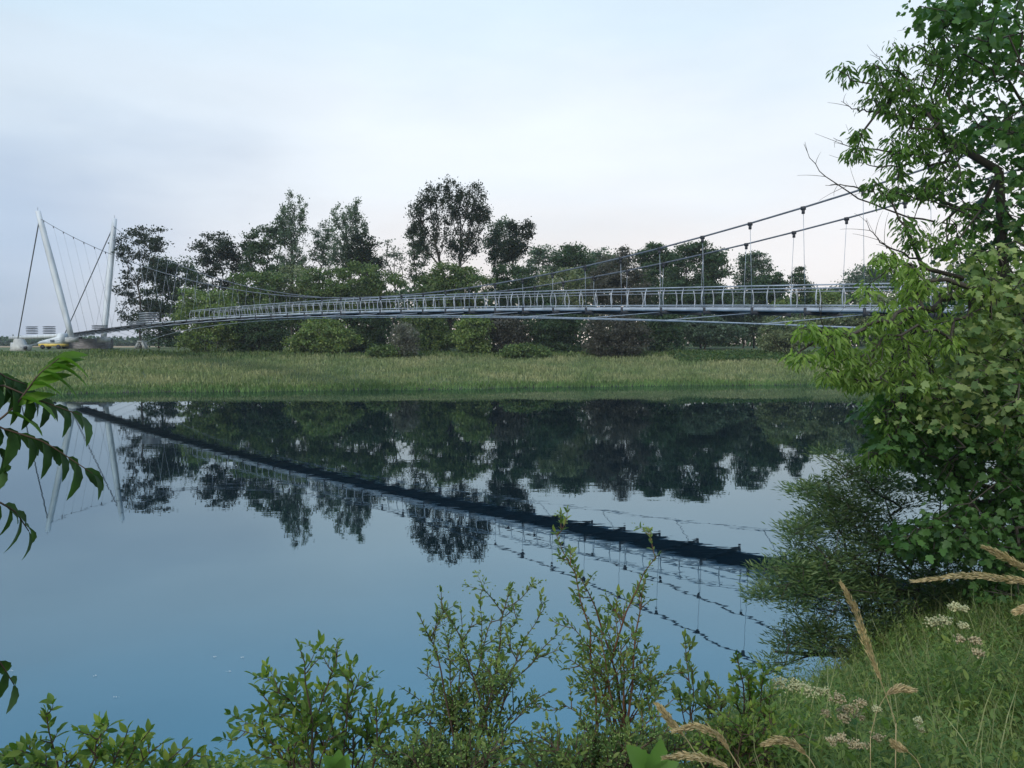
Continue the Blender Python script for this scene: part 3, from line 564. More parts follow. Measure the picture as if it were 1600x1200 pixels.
# ------------------------------------------------------------------ near trees at the right
def blob_pts(blobs, n_scale=1.):
    out = []; w = []
    for (cx, cy, rx, ry, Y, dY, n) in blobs:
        k = max(2, int(n * n_scale)); a = rng.uniform(0, 2 * math.pi, k); q = np.sqrt(rng.uniform(0, 1, k))
        yy = Y + rng.uniform(-dY, dY, k)
        out.append(np.array([at(cx + rx * u * math.cos(b), cy + ry * u * math.sin(b), z) for u, b, z in zip(q, a, yy)]))
    return np.concatenate(out)
def near_tree(name, label, cat, base, crown_list, trunk_pts, jit=.2, rt=.0052, bare_pts=None, bark='bark', bf=.3, pw=.5, group=None):
    root = empty(name, base, label, cat, group)
    allp = [c['pts'] for c in crown_list]; tgt = np.concatenate(allp + ([bare_pts] if bare_pts is not None else []))
    A, PR, r = grow(trunk_pts, tgt, bf=bf, jit=jit, rtip=rt, pw=pw, rmax=.22)
    big = r > r.max() * .28; v, f = tubes(A, PR, r, 6); nf = len(v) // 12
    bg_ = np.repeat(big[1:], 6); F0 = f[0]
    mesh_obj('trunk', v, F0[bg_], M[bark], root, smooth=True); mesh_obj('branches', v, F0[~bg_], M[bark], root, smooth=True)
    for c in crown_list:
        p = c['pts']; k = len(p); per = c['per']; idx = np.repeat(np.arange(k), np.maximum(1, (per * rng.uniform(.5, 1.5, k)).astype(int))); n = len(idx)
        P = p[idx] + rng.normal(size=(n, 3)) * np.array(c.get('sig', (.16, .16, .12)))
        D = (norm(P - p[idx]) + rdir(n) * .5) * (1, 1, .5) + np.array([0, 0, c.get('droop', -.6)]); Nn = rdir(n) * .95 + np.array([-.1, -.2, .8])
        v, f = leaves(c['tpl'], P, D, Nn, c['size'] * rng.uniform(.35, 1.35, n)); mesh_obj('crown', v, f, c['mat'], root)
    return root
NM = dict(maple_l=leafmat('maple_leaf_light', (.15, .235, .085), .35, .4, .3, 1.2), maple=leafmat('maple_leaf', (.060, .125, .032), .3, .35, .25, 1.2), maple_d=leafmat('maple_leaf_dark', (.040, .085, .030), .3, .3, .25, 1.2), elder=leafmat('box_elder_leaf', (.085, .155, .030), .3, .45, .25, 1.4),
          elder_y=leafmat('box_elder_young_leaf', (.17, .25, .055), .3, .45, .2, 1.4), willow=leafmat('willow_leaf', (.075, .135, .05), .35, .3, .3, 1.2), dog=leafmat('dogwood_leaf', (.10, .185, .035), .4, .4, .2, 3), spindle=leafmat('spindle_leaf', (.10, .17, .045), .4, .4, .2, 3),
          weed=leafmat('weed_leaf', (.11, .19, .05), .35, .4, .3, 1.), ash=leafmat('ash_leaf', (.035, .075, .022), .3, .25, .35, 14, rough=.6, spec=.2), ash_y=leafmat('ash_leaf_lit', (.10, .19, .025), .3, .5, .25, 14, rough=.6, spec=.2), lime=leafmat('lime_leaf', (.11, .19, .05), .15, .5, .1, 3))  # lit ash leaves: brighter copy of the ash colour, with the light painted in
gz = float(height(9.9, 11.)); mbase = (9.9, 11., gz)
maple = [(1560, 30, 110, 45, 10, 1.6, 60), (1480, 20, 55, 22, 9.6, .8, 20), (1600, 110, 70, 60, 10.5, 1.6, 50), (1520, 90, 50, 40, 10.2, 1, 20), (1560, 210, 70, 50, 10.5, 1.5, 42), (1500, 150, 35, 30, 10, .8, 12), (1590, 320, 60, 60, 10.5, 1.6, 45),
         (1570, 430, 70, 60, 10.5, 1.6, 60), (1560, 540, 90, 60, 10.3, 1.6, 85), (1500, 620, 110, 55, 10, 1.6, 100), (1590, 650, 70, 70, 10.5, 1.6, 70), (1440, 690, 70, 42, 9.8, 1.2, 50), (1410, 645, 60, 34, 9.8, 1, 34), (1540, 740, 80, 50, 10.4, 1.5, 50),
         (1590, 820, 60, 60, 10.3, 1.4, 50), (1500, 830, 60, 45, 10, 1.2, 38), (1450, 840, 60, 35, 9.9, 1, 22), (1570, 900, 50, 40, 10, 1, 26), (1700, 300, 110, 280, 11, 1.8, 110), (1720, 700, 110, 200, 11, 1.8, 90), (1900, 250, 130, 240, 11, 2.2, 70), (1900, 620, 130, 200, 11, 2, 70), (2080, 450, 90, 260, 11, 2, 60)]
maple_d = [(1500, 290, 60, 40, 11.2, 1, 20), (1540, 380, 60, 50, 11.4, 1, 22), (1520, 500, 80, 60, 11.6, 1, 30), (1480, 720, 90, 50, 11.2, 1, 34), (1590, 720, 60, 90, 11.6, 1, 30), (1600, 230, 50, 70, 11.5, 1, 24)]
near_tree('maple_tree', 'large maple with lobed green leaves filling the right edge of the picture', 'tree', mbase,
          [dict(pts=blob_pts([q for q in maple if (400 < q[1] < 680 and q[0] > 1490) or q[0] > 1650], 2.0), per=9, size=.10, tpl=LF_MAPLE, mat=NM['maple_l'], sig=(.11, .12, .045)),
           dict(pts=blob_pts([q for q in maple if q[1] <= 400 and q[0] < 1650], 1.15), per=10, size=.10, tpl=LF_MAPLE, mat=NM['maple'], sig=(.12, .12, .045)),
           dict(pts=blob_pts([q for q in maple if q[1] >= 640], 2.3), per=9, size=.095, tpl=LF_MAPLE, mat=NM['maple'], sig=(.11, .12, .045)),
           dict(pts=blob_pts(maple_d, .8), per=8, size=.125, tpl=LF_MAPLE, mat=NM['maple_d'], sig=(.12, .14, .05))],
          [np.array(mbase) + (0, 0, -.2), np.array(mbase) + (-.05, 0, 1.5), np.array(mbase) + (-.2, .05, 3.2), np.array(mbase) + (-.3, 0, 5.2), np.array(mbase) + (-.3, 0, 7.0)])
gz = float(height(8.0, 11.9)); ebase = (8.0, 11.9, gz)
elder = [(1405, 78, 16, 20, 9.6, .3, 6), (1318, 108, 10, 8, 9.2, .1, 3), (1330, 122, 8, 5, 9.2, .1, 2), (1365, 105, 16, 9, 9.3, .3, 5), (1400, 130, 42, 22, 9.5, .6, 20), (1375, 160, 34, 14, 9.5, .5, 12), (1440, 150, 45, 30, 9.8, .8, 18), (1430, 185, 48, 24, 9.8, .8, 22), (1460, 75, 26, 30, 10, .8, 12), (1480, 110, 40, 25, 10, .8, 14),
         (1342, 212, 8, 9, 9.2, .1, 4), (1342, 240, 13, 11, 9.2, .15, 6), (1420, 228, 32, 20, 9.6, .6, 14), (1395, 240, 18, 12, 9.5, .4, 6), (1470, 230, 40, 30, 10, .8, 18), (1400, 275, 14, 18, 9.5, .3, 7), (1385, 305, 22, 10, 9.4, .4, 8), (1440, 300, 40, 14, 9.8, .6, 14), (1365, 290, 8, 8, 9.3, .1, 3), (1480, 270, 40, 22, 10, .8, 14),
         (1417, 350, 16, 14, 9.2, .3, 8), (1424, 378, 12, 12, 9.2, .3, 6), (1470, 380, 34, 18, 9.6, .6, 12), (1510, 350, 40, 30, 10, .8, 16)]
elder_y = [(1452, 370, 12, 8, 9, .2, 3), (1380, 410, 26, 16, 8.8, .4, 14), (1425, 430, 30, 22, 9, .6, 18), (1358, 452, 14, 18, 8.7, .3, 5), (1440, 455, 26, 14, 9, .4, 12), (1400, 500, 40, 34, 9.1, .7, 34), (1362, 506, 14, 16, 8.8, .3, 5), (1450, 520, 50, 40, 9.3, .8, 44), (1395, 550, 45, 28, 9, .6, 34),
           (1258, 513, 11, 8, 8.2, .1, 6), (1292, 525, 16, 12, 8.3, .2, 11), (1255, 557, 14, 9, 8.2, .2, 8), (1305, 552, 24, 14, 8.4, .3, 15), (1340, 570, 26, 14, 8.6, .3, 15), (1300, 590, 20, 8, 8.4, .2, 8), (1350, 600, 40, 12, 8.7, .4, 16), (1420, 590, 50, 24, 9, .6, 26), (1500, 470, 40, 40, 9.6, .8, 24), (1318, 528, 10, 12, 8.4, .1, 5)]
elder_l = [(1400, 640, 44, 20, 9.2, .6, 20), (1375, 720, 20, 20, 9, .3, 10), (1362, 705, 8, 10, 8.9, .1, 4), (1440, 640, 60, 30, 9.4, .6, 26), (1390, 670, 14, 14, 9, .3, 8)]
elder_root = near_tree('box_elder_tree', 'light green box elder with drooping leaves and bare twigs reaching left over the water', 'tree', ebase,
          [dict(pts=blob_pts(elder, 1.75), per=11, size=.103, tpl=LF_ELDER, mat=NM['elder'], droop=-.9, sig=(.05, .05, .03)), dict(pts=blob_pts(elder_y, 1.5), per=11, size=.103, tpl=LF_ELDER, mat=NM['elder_y'], droop=-.9, sig=(.05, .05, .03)), dict(pts=blob_pts(elder_l, 1.8), per=11, size=.103, tpl=LF_ELDER, mat=NM['elder'], droop=-.8, sig=(.05, .05, .03))],
          [np.array(ebase) + (0, 0, -.2), np.array(ebase) + (-.25, -.2, 1.8), np.array(ebase) + (-.6, -.5, 3.2), np.array(ebase) + (-1.0, -.9, 4.8), np.array(ebase) + (-1.3, -1.2, 6.2)], bf=.2, rt=.005)
for Y0, L0 in [(9.2, [(1255, 225), (1272, 258), (1300, 285), (1340, 308), (1400, 335), (1460, 345)]), (9.2, [(1303, 215), (1322, 229), (1345, 233), (1385, 236), (1430, 240)]), (9.3, [(1315, 157), (1332, 170), (1360, 175), (1405, 182)]), (9.1, [(1352, 343), (1365, 370), (1390, 388), (1430, 404)]), (8.3, [(1210, 537), (1235, 556), (1290, 575), (1330, 590), (1400, 598)]),
               (9.4, [(1370, 82), (1385, 108), (1400, 128)]), (9.7, [(1434, 42), (1446, 58), (1462, 78)]), (8.4, [(1278, 470), (1284, 505), (1300, 545), (1320, 570)]), (9.3, [(1290, 288), (1325, 290), (1365, 300)]), (9.3, [(1370, 290), (1410, 305), (1470, 318), (1530, 340)]), (9.2, [(1375, 375), (1340, 395), (1400, 400)][::2]), (9.4, [(1330, 250), (1370, 262), (1420, 258)])]:
    mb = MB(); C = np.array([at(x, y, Y0 + .12 * i) for i, (x, y) in enumerate(L0)]); t = np.linspace(0, 1, 16); C = np.stack([np.interp(t, np.linspace(0, 1, len(C)), C[:, a]) for a in range(3)], 1)
    for _ in range(2): C[1:-1] = (C[:-2] + C[2:] + 2 * C[1:-1]) / 4
    C += rng.normal(size=C.shape) * .008; mb.tube(C, np.linspace(.0025, .013, 16), 5)
    for k in range(1, 11, 2 if len(L0) > 3 else 3):
        d = norm(C[k] - C[k + 1]); q = norm(np.cross(d, rdir(1)[0])); L1 = rng.uniform(.10, .34)
        mb.tube(curve(C[k], C[k] + (d * .8 + q * .8 + (0, 0, .1)) * L1, d * L1 * .15, 6), np.linspace(.0032, .0014, 6), 4)
    mb.build('bare_twig', M['bark'], elder_root, smooth=True)
gz = float(height(7.6, 12.7)); wbase = (7.6, 12.7, gz)
willow = [(1420, 760, 90, 34, 12, 1, 60), (1330, 760, 60, 34, 11.4, .8, 44), (1290, 790, 50, 34, 11.2, .7, 44), (1330, 840, 90, 50, 11.2, 1, 110), (1240, 900, 48, 34, 10.6, .6, 46), (1300, 920, 90, 50, 11, 1, 110), (1400, 900, 90, 60, 11.3, 1, 100), (1480, 880, 70, 60, 11.8, 1, 60),
          (1205, 930, 24, 10, 10.3, .3, 10), (1250, 1000, 40, 26, 10.6, .5, 30), (1330, 990, 70, 34, 10.8, .8, 60), (1420, 970, 70, 30, 11, .8, 50), (1310, 715, 26, 10, 11.2, .4, 6), (1345, 735, 16, 10, 11, .3, 6), (1240, 765, 22, 6, 10.9, .2, 6), (1240, 835, 22, 20, 10.8, .4, 14), (1215, 1040, 30, 10, 10.2, .3, 8), (1500, 950, 60, 30, 11.4, .8, 36)]
near_tree('willow_shrub', 'spreading grey-green willow shrub with tiny leaves leaning over the near waterline', 'shrub', wbase,
          [dict(pts=blob_pts(willow, .95), per=62, size=.095, tpl=LF_WILLOW, mat=NM['willow'], droop=.4, sig=(.11, .11, .05))],
          [np.array(wbase) + (0, 0, -.2), np.array(wbase) + (-.4, -.3, .3), np.array(wbase) + (-.9, -.6, .7)], bf=.25, rt=.0042, bark='bark')

# ------------------------------------------------------------------ near shrubs with stems and separate leaves
def stem_shrub(name, label, Y, base_px, tips, leaf, m, tpl=LF_OVAL, side=7, slen=(.08, .32), step=.043, bark='twig', fruit=0, group=None, cat='shrub', leafstart=.35, rbase=.008, spread=.9, dY=.5, pair=2, ang=.8):
    c = at(base_px, 1000, Y); gz = float(height(c[0], c[1])); base = np.array([c[0], c[1], gz])
    root = empty(name, base, label, cat, group); mb = MB(); LP = []; LD = []; FP = []
    def leafline(P, r0):
        seg = np.linalg.norm(np.diff(P, axis=0), axis=1); L = seg.sum(); k = max(2, int(L / step)); cs = np.concatenate([[0], np.cumsum(seg)]) / L
        for j in range(k):
            t = r0 + (1 - r0) * (j + .6) / k; p = np.array([np.interp(t, cs, P[:, a]) for a in range(3)])
            i = min(len(P) - 2, int(t * (len(P) - 1))); d = norm(P[i + 1] - P[i]); q = norm(np.cross(d, rdir(1)[0]))
            for s in range(pair):
                LP.append(p); LD.append(d * .75 + q * ang * (1 if s == 0 else -1) + rng.normal(size=3) * .15)
        LP.append(P[-1]); LD.append(P[-1] - P[-2] + rng.normal(size=3) * .01)
    for (px, py) in tips:
        tip = at(px, py, Y + rng.uniform(-dY, dY)); b = base + rng.normal(size=3) * (.10, .10, 0); b[2] = gz - .05
        bend = np.array([(b[0] - tip[0]) * .35, 0, .28 * (tip[2] - b[2])]) + rng.normal(size=3) * .06
        P = curve(b, tip, bend * .8, 10) ; P[1:-1] += rng.normal(size=(8, 3)) * .008
        mb.tube(P, np.linspace(rbase, .0022, 10) * rng.uniform(.8, 1.2), 5, cap=False); leafline(P[6:], .1)
        for k in range(side):
            t = rng.uniform(leafstart, .95); i = int(t * 9); p = P[i] + (P[min(9, i + 1)] - P[i]) * rng.uniform(0, 1); d = norm(P[min(9, i + 1)] - P[i - 1])
            q = norm(np.cross(d, rdir(1)[0])); dd = norm(d * .8 + q * spread + np.array([0, 0, .25])); Ls = rng.uniform(*slen) * (1.25 - t * .6)
            S = curve(p, p + dd * Ls, q * Ls * .1 + rng.normal(size=3) * .1 * Ls, 5); mb.tube(S, np.linspace(.0035, .0013, 5), 4, cap=False); leafline(S, .15)
            if Ls > .16:
                for _ in range(2):
                    p2 = S[rng.integers(1, 4)]; q2 = norm(dd + norm(np.cross(dd, rdir(1)[0])) * .9); S2 = curve(p2, p2 + q2 * Ls * .5, q2 * 0, 4); mb.tube(S2, np.linspace(.0022, .001, 4), 4, cap=False); leafline(S2, .2)
                    if fruit: FP.append(S2[-1])
            if fruit: FP.append(S[-2])
    mb.build('stems', M[bark], root, smooth=True)
    LP = np.array(LP); LD = np.array(LD); n = len(LP)
    v, f = leaves(tpl, LP, LD, rdir(n) * .6 + (0, -.3, 1.), leaf * rng.uniform(.5, 1.2, n)); mesh_obj('leaves', v, f, m, root)
    if fruit and FP:
        FP = np.repeat(np.array(FP), fruit, 0); FP = FP + rng.normal(size=FP.shape) * .017; k = len(FP)
        v, f = leaves(LF_DOT, FP, rdir(k), rdir(k), .012 * rng.uniform(.7, 1.2, k)); tag(mesh_obj('fruits', v, f, M['fruit'], root), kind='stuff')
    return root
BG = 'shrubs along the near water edge'
stem_shrub('dogwood_shrub', 'low leafy shrub in the bottom left corner below the hanging branches', 3.5, 130, [(72, 1115), (20, 1180), (45, 1165), (100, 1170), (130, 1140), (165, 1135), (200, 1140), (235, 1140), (255, 1160), (290, 1165), (310, 1175), (330, 1195), (5, 1180), (150, 1165), (190, 1165), (220, 1175), (60, 1190), (270, 1190), (120, 1190)], .06, NM['dog'], side=6, slen=(.04, .14), group=BG, leafstart=.72, dY=.35)
stem_shrub('dogwood_shrub', 'upright green shrub with oval leaves and two tall shoots, second from bottom left', 4.1, 500, [(468, 1012), (528, 1010), (547, 1038), (403, 1078), (428, 1080), (372, 1140), (395, 1125), (452, 1092), (480, 1085), (505, 1080), (560, 1060), (590, 1090), (615, 1090), (622, 1115), (540, 1100), (440, 1130), (520, 1130), (580, 1130), (480, 1135), (410, 1150)], .062, NM['dog'], side=6, slen=(.06, .24), group=BG, leafstart=.45, dY=.4)
stem_shrub('spindle_shrub', 'fruiting spindle shrub with arching twigs and one thin upright leader, middle of the bottom edge', 4.5, 740, [(797, 920), (655, 962), (690, 950), (720, 955), (850, 940), (628, 1075), (872, 990), (700, 1010), (750, 945), (770, 965), (810, 960), (830, 1010), (660, 1050), (780, 1040), (730, 1060), (690, 1080), (640, 1110), (760, 1100), (820, 1090), (860, 1080), (700, 1120), (740, 1130)], .045, NM['spindle'], side=7, slen=(.06, .3), group=BG, fruit=6, leafstart=.4, bark='twig', dY=.4)
stem_shrub('spindle_shrub', 'tallest near shrub with two long leafy shoots crossing the bridge reflection', 4.8, 972, [(868, 832), (1027, 868), (1010, 900), (880, 965), (905, 900), (960, 960), (940, 985), (1050, 1045), (890, 1030), (1000, 990), (970, 1010), (915, 1050), (1020, 1060), (1055, 1090), (880, 1100), (950, 1090)], .05, NM['spindle'], side=7, slen=(.06, .3), group=BG, fruit=4, leafstart=.42, bark='reddish', dY=.35, rbase=.011)
stem_shrub('willow_sapling', 'slim bright sapling with pointed leaves right of the tallest near shrub', 5.0, 1110, [(1070, 992), (1080, 1040), (1105, 1060), (1125, 1085), (1060, 1080), (1090, 1100), (1140, 1110)], .06, NM['spindle'], side=7, slen=(.05, .18), group=BG, leafstart=.4, ang=.5)
stem_shrub('willow_sapling', 'slim sapling with pointed leaf tuft left of the cream flowers', 5.1, 1175, [(1152, 1022), (1190, 1042), (1170, 1060), (1205, 1080), (1150, 1090), (1185, 1110), (1215, 1120)], .065, NM['dog'], side=7, slen=(.05, .18), group=BG, leafstart=.4, ang=.5)
stem_shrub('spindle_shrub', 'dense low tangle of small leaves at the bottom between the dogwood and spindle shrubs', 4.0, 660, [(x, y) for x, y in zip(range(590, 800, 11), rng.uniform(1145, 1190, 20))], .04, NM['spindle'], side=11, slen=(.06, .24), group=BG, fruit=3, leafstart=.5, dY=.35)
stem_shrub('spindle_shrub', 'dense low tangle of small leaves at the bottom below the tallest near shrub', 4.2, 930, [(x, y) for x, y in zip(range(800, 1100, 13), rng.uniform(1135, 1185, 24))], .04, NM['spindle'], side=11, slen=(.06, .24), group=BG, fruit=3, leafstart=.5, dY=.35)
stem_shrub('spindle_shrub', 'dense low tangle of leaves under the two slim saplings', 4.4, 1150, [(x, y) for x, y in zip(range(1070, 1260, 11), rng.uniform(1130, 1180, 18))], .045, NM['dog'], side=10, slen=(.06, .22), group=BG, leafstart=.5, dY=.35)
def broad_seedling(label, Y, px, lv):
    c = at(px, 1215, Y); root = empty('broadleaf_seedling', (c[0], c[1], float(height(c[0], c[1]))), label, 'seedling', 'pale seedlings at the bottom edge')
    g = np.array(root.location); mb = MB(); mb.tube(curve(g, c, rng.normal(size=3) * .03, 5), [.006, .005, .005, .004, .004], 5); mb.build('stem', M['stem_green'], root)
    for (tx, ty) in lv:
        tip = at(tx, ty, Y - .05); d = tip - c; v, f = leaves(LF_BROAD, [c], d[None], np.array([[.3, -.7, .7]]) + rng.normal(size=(1, 3)) * .2, np.linalg.norm(d)); mesh_obj('leaf', v, f, NM['lime'], root, smooth=True)
broad_seedling('pale green seedling with three large smooth leaves below the tallest near shrub', 2.2, 1015, [(982, 1162), (1038, 1155), (1062, 1190), (1000, 1235)])
broad_seedling('pale green seedling with two short broad leaves below the upright dogwood shrub', 2.6, 525, [(508, 1178), (545, 1180), (530, 1172)])

# ------------------------------------------------------------------ overhanging ash branch at the left edge
abase = np.array([-4.4, 3.6, float(height(-4.4, 3.6))]); ash = empty('ash_tree', abase, 'ash branches with dark drooping compound leaves hanging in from the left edge', 'tree')
AY = 2.3
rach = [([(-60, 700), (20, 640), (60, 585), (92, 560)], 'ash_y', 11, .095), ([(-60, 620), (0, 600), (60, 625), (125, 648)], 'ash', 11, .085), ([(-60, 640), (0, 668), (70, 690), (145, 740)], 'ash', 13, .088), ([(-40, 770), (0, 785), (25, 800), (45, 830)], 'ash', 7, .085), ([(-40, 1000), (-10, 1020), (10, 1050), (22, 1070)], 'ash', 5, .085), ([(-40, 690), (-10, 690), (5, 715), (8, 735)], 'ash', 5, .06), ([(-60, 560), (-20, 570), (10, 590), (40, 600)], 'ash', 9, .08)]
mb = MB(); mb.tube([abase + (0, 0, -.2), abase + (.1, -.1, 1.5), abase + (.3, -.3, 3.2), abase + (.5, -.4, 5)], [.10, .09, .07, .05], 8); mb.build('trunk', M['bark'], ash, smooth=True)
mb = MB(); lim = at(-260, 520, 2.6)
mb.tube(curve(abase + (.25, -.25, 2.6), lim, np.array([0, 0, .15])), np.linspace(.03, .018, 9), 6)
ends = {'ash_y': ([], []), 'ash': ([], [])}; nr = {'ash_y': [], 'ash': []}; sz = {'ash_y': [], 'ash': []}
for P0, mk, n, ls in rach:
    P = np.array([at(x, y, AY + .04 * i) for i, (x, y) in enumerate(P0)])
    mb.tube(curve(lim, P[0], np.array([0, 0, .05])), np.linspace(.012, .004, 9), 5, cap=False)
    t = np.linspace(0, 1, 12); C = np.stack([np.interp(t, np.linspace(0, 1, 4), P[:, a]) for a in range(3)], 1); mb.tube(C, np.linspace(.004, .0015, 12), 5)
    for j in range(n):
        tt = .3 + .7 * j / (n - 1); p = np.array([np.interp(tt, t, C[:, a]) for a in range(3)]); d = norm(C[-1] - C[-4]) if tt > .7 else norm(C[5] - C[2])
        last = j == n - 1; side_ = (1 if j % 2 else -1)
        dd = d * (1. if last else .55) + np.array([0, side_ * .6, -.55 if not last else -.3]) + rng.normal(size=3) * .12
        if mk == 'ash_y': dd = d * .9 + np.array([.6 + .1 * side_, side_ * .3, side_ * .5 - .3]) + rng.normal(size=3) * .1
        ends[mk][0].append(p); ends[mk][1].append(dd); nr[mk].append(np.array([.2, -.5 * side_ - .2, .7])); sz[mk].append(ls * 1.3 * rng.uniform(.8, 1.2))
mb.build('branches', M['twig'], ash, smooth=True)
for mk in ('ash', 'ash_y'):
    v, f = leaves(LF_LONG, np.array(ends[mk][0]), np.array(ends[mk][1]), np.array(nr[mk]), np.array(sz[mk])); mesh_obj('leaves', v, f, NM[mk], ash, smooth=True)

# ------------------------------------------------------------------ near grass slope
def scatter_land(n, xr, yr, dmin, dmax=30):
    x = rng.uniform(*xr, n); y = rng.uniform(*yr, n); d = shore_d(x, y); k = (d > dmin) & (d < dmax); x, y = x[k], y[k]
    return np.stack([x, y, height(x, y) - .02], 1)
P = scatter_land(70000, (1.2, 9.5), (3.2, 14), .35); P = P[P[:, 0] > P[:, 1] * .26]; n = len(P)
gb = mat('near_grass', (.10, .17, .055), .6, .3, 1.3, col2=(.20, .25, .10), island=.35, transl=.4)
v, f = leaves((LF_BLADE[0] * (.7, 1, 1), LF_BLADE[1]), P, np.array([-.15, -.05, 1.]) + rng.normal(size=(n, 3)) * (.38, .38, .1), rdir(n) * (1, 1, .3), rng.uniform(.15, .5, n)); tag(mesh_obj('bank_grass', v, f, gb), 'fresh green grass and weeds covering the near bank at the lower right', 'grass', kind='stuff')
P = scatter_land(9000, (1.5, 9), (3.4, 12), .5); P = P[P[:, 0] > P[:, 1] * .3]; n = len(P); P = np.repeat(P, 5, 0); P += rng.normal(size=P.shape) * (.05, .05, 0) + np.stack([np.zeros(len(P)), np.zeros(len(P)), rng.uniform(.05, .42, len(P))], 1); n = len(P)
v, f = leaves(LF_OVAL, P, rdir(n) * (1, 1, .4) + (0, 0, .25), rdir(n) * .5 + (0, 0, 1), rng.uniform(.03, .085, n)); 
Q = scatter_land(5200, (1.5, 9), (3.4, 12.5), .4); Q = Q[Q[:, 0] > Q[:, 1] * .27]; hh = rng.uniform(.2, .62, len(Q)) * (1 + .3 * np.sin(Q[:, 0] * 2.3 + Q[:, 1])); kk = 26; lean = rng.normal(size=(len(Q), 2)) * .12
tt = np.tile(np.linspace(.15, 1, kk), len(Q)); Qr = np.repeat(Q, kk, 0); hr = np.repeat(hh, kk); Qr[:, 2] += hr * tt; Qr[:, :2] += np.repeat(lean, kk, 0) * (tt ** 2 * hr)[:, None] * 2
an = np.tile(np.arange(kk) * 2.4, len(Q)) + np.repeat(rng.uniform(0, 6, len(Q)), kk); n = len(Qr)
v2, f2 = leaves(LF_WILLOW, Qr, np.stack([np.cos(an), np.sin(an), .25 + .6 * tt], 1), rdir(n) * .2 + (0, 0, 1), .095 * (1.15 - .6 * tt) * rng.uniform(.7, 1.2, n))
v, f = merge([(v, f), (v2, f2)])
tag(mesh_obj('bank_weeds', v, f, NM['weed']), 'small leafy weeds growing through the grass of the near bank', 'weeds', kind='stuff')
P = scatter_land(9000, (-8, 1.6), (1.5, 9), .2); n = len(P); P = np.repeat(P, 4, 0); P += rng.normal(size=P.shape) * (.06, .06, 0) + np.stack([np.zeros(len(P)), np.zeros(len(P)), rng.uniform(.02, .3, len(P))], 1); n = len(P)
v, f = leaves(LF_OVAL, P, rdir(n) * (1, 1, .4) + (0, 0, .25), rdir(n) * .5 + (0, 0, 1), rng.uniform(.04, .09, n)); tag(mesh_obj('bank_undergrowth', v, f, NM['dog']), 'leafy undergrowth on the near bank below the shrubs', 'undergrowth', kind='stuff')

P = scatter_land(1500, (1.4, 9), (3.6, 11), .5); P = P[P[:, 0] > P[:, 1] * .28]; n = len(P)
v, f = leaves((LF_BLADE[0] * (.28, 1, 1), LF_BLADE[1]), P, np.array([-.1, 0, 1.]) + rng.normal(size=(n, 3)) * (.3, .3, .1), rdir(n) * (1, 1, .3), rng.uniform(.5, .95, n) * .9); V0 = v
tag(mesh_obj('dry_grass', v, f, mat('pale_dry_grass', (.24, .25, .12), .7, .3, 3, island=.3, transl=.3)), 'thin pale wispy grass stalks standing above the green of the near bank', 'dry grass', kind='stuff')
# golden seed heads
def seed_grass(label, Y, pts, head, foot=None):
    """pts: photo pixels from lower stem to tip; the last `head` share carries spikelets"""
    P = np.array([at(x, y, Y) for x, y in pts]); t = np.linspace(0, 1, 26); s = np.linspace(0, 1, len(P))
    C = np.stack([np.interp(t, s, P[:, a]) for a in range(3)], 1)
    for _ in range(3): C[1:-1] = (C[:-2] + C[2:] + 2 * C[1:-1]) / 4
    g = np.array([C[0][0] * (1.02), C[0][1] + .05, 0]); g[2] = float(height(g[0], g[1]))
    root = empty('seed_grass', g, label, 'grass stalk', 'dry seed-head grasses on the near bank')
    mb = MB(); mb.tube(curve(g, C[0], rng.normal(size=3) * .02, 6), .0022, 5); mb.tube(C, np.linspace(.002, .0008, 26), 5); mb.build('stem', M['straw'], root, smooth=True)
    i0 = int(26 * (1 - head)); k = 620; u = rng.uniform(0, 1, k); idx = i0 + u * (25 - i0); p = np.stack([np.interp(idx, np.arange(26), C[:, a]) for a in range(3)], 1)
    d = norm(C[np.minimum(25, idx.astype(int) + 1)] - C[idx.astype(int) - 1]); w = .012 * np.sin(np.pi * np.clip(u * .85 + .12, 0, 1)) * Y / 2.4
    q = rdir(k); p2 = p + q * (w * rng.uniform(.1, 1, k))[:, None]
    v, f = leaves(LF_WILLOW, p2, d + q * .28, rdir(k), .019 * Y / 2.4 * rng.uniform(.6, 1.3, k)); mesh_obj('seed_head', v, f, M['straw'], root)
seed_grass('tall golden seed head standing upright before the willow shrub', 3.0, [(1400, 1130), (1375, 1060), (1352, 1000), (1335, 950), (1316, 914)], .75)
seed_grass('golden seed head arching horizontally in from the right edge', 2.4, [(1660, 960), (1640, 915), (1600, 908), (1520, 897), (1430, 908)], .62)
seed_grass('short golden seed head slanting up just above the horizontal one', 2.4, [(1680, 960), (1640, 905), (1605, 890), (1570, 870), (1540, 856)], .6)
seed_grass('thick arching seed head at the bottom, topmost of the drooping trio', 2.1, [(1180, 1240), (1150, 1190), (1125, 1150), (1090, 1133), (1055, 1142)], .62)
seed_grass('thin golden seed head rising left above the drooping trio', 2.2, [(1120, 1240), (1095, 1190), (1070, 1150), (1045, 1125), (1028, 1102)], .5)
seed_grass('drooping seed head near the bottom edge left of the others', 2.0, [(1170, 1240), (1140, 1200), (1105, 1185), (1070, 1180), (1040, 1184)], .7)
seed_grass('drooping seed head at the bottom right of the trio', 2.1, [(1290, 1240), (1270, 1190), (1245, 1165), (1220, 1155), (1195, 1162)], .65)
seed_grass('small straw seed head among the cream flowers', 3.6, [(1360, 1150), (1370, 1110), (1385, 1085), (1405, 1075), (1425, 1078)], .5)
seed_grass('faded seed head low in the right of the grass slope', 3.0, [(1450, 1230), (1435, 1190), (1420, 1175), (1405, 1168), (1398, 1162)], .5)
seed_grass('short straw seed head hanging at the right edge above the slope', 3.0, [(1640, 900), (1625, 930), (1612, 945), (1602, 950), (1590, 955)], .5)

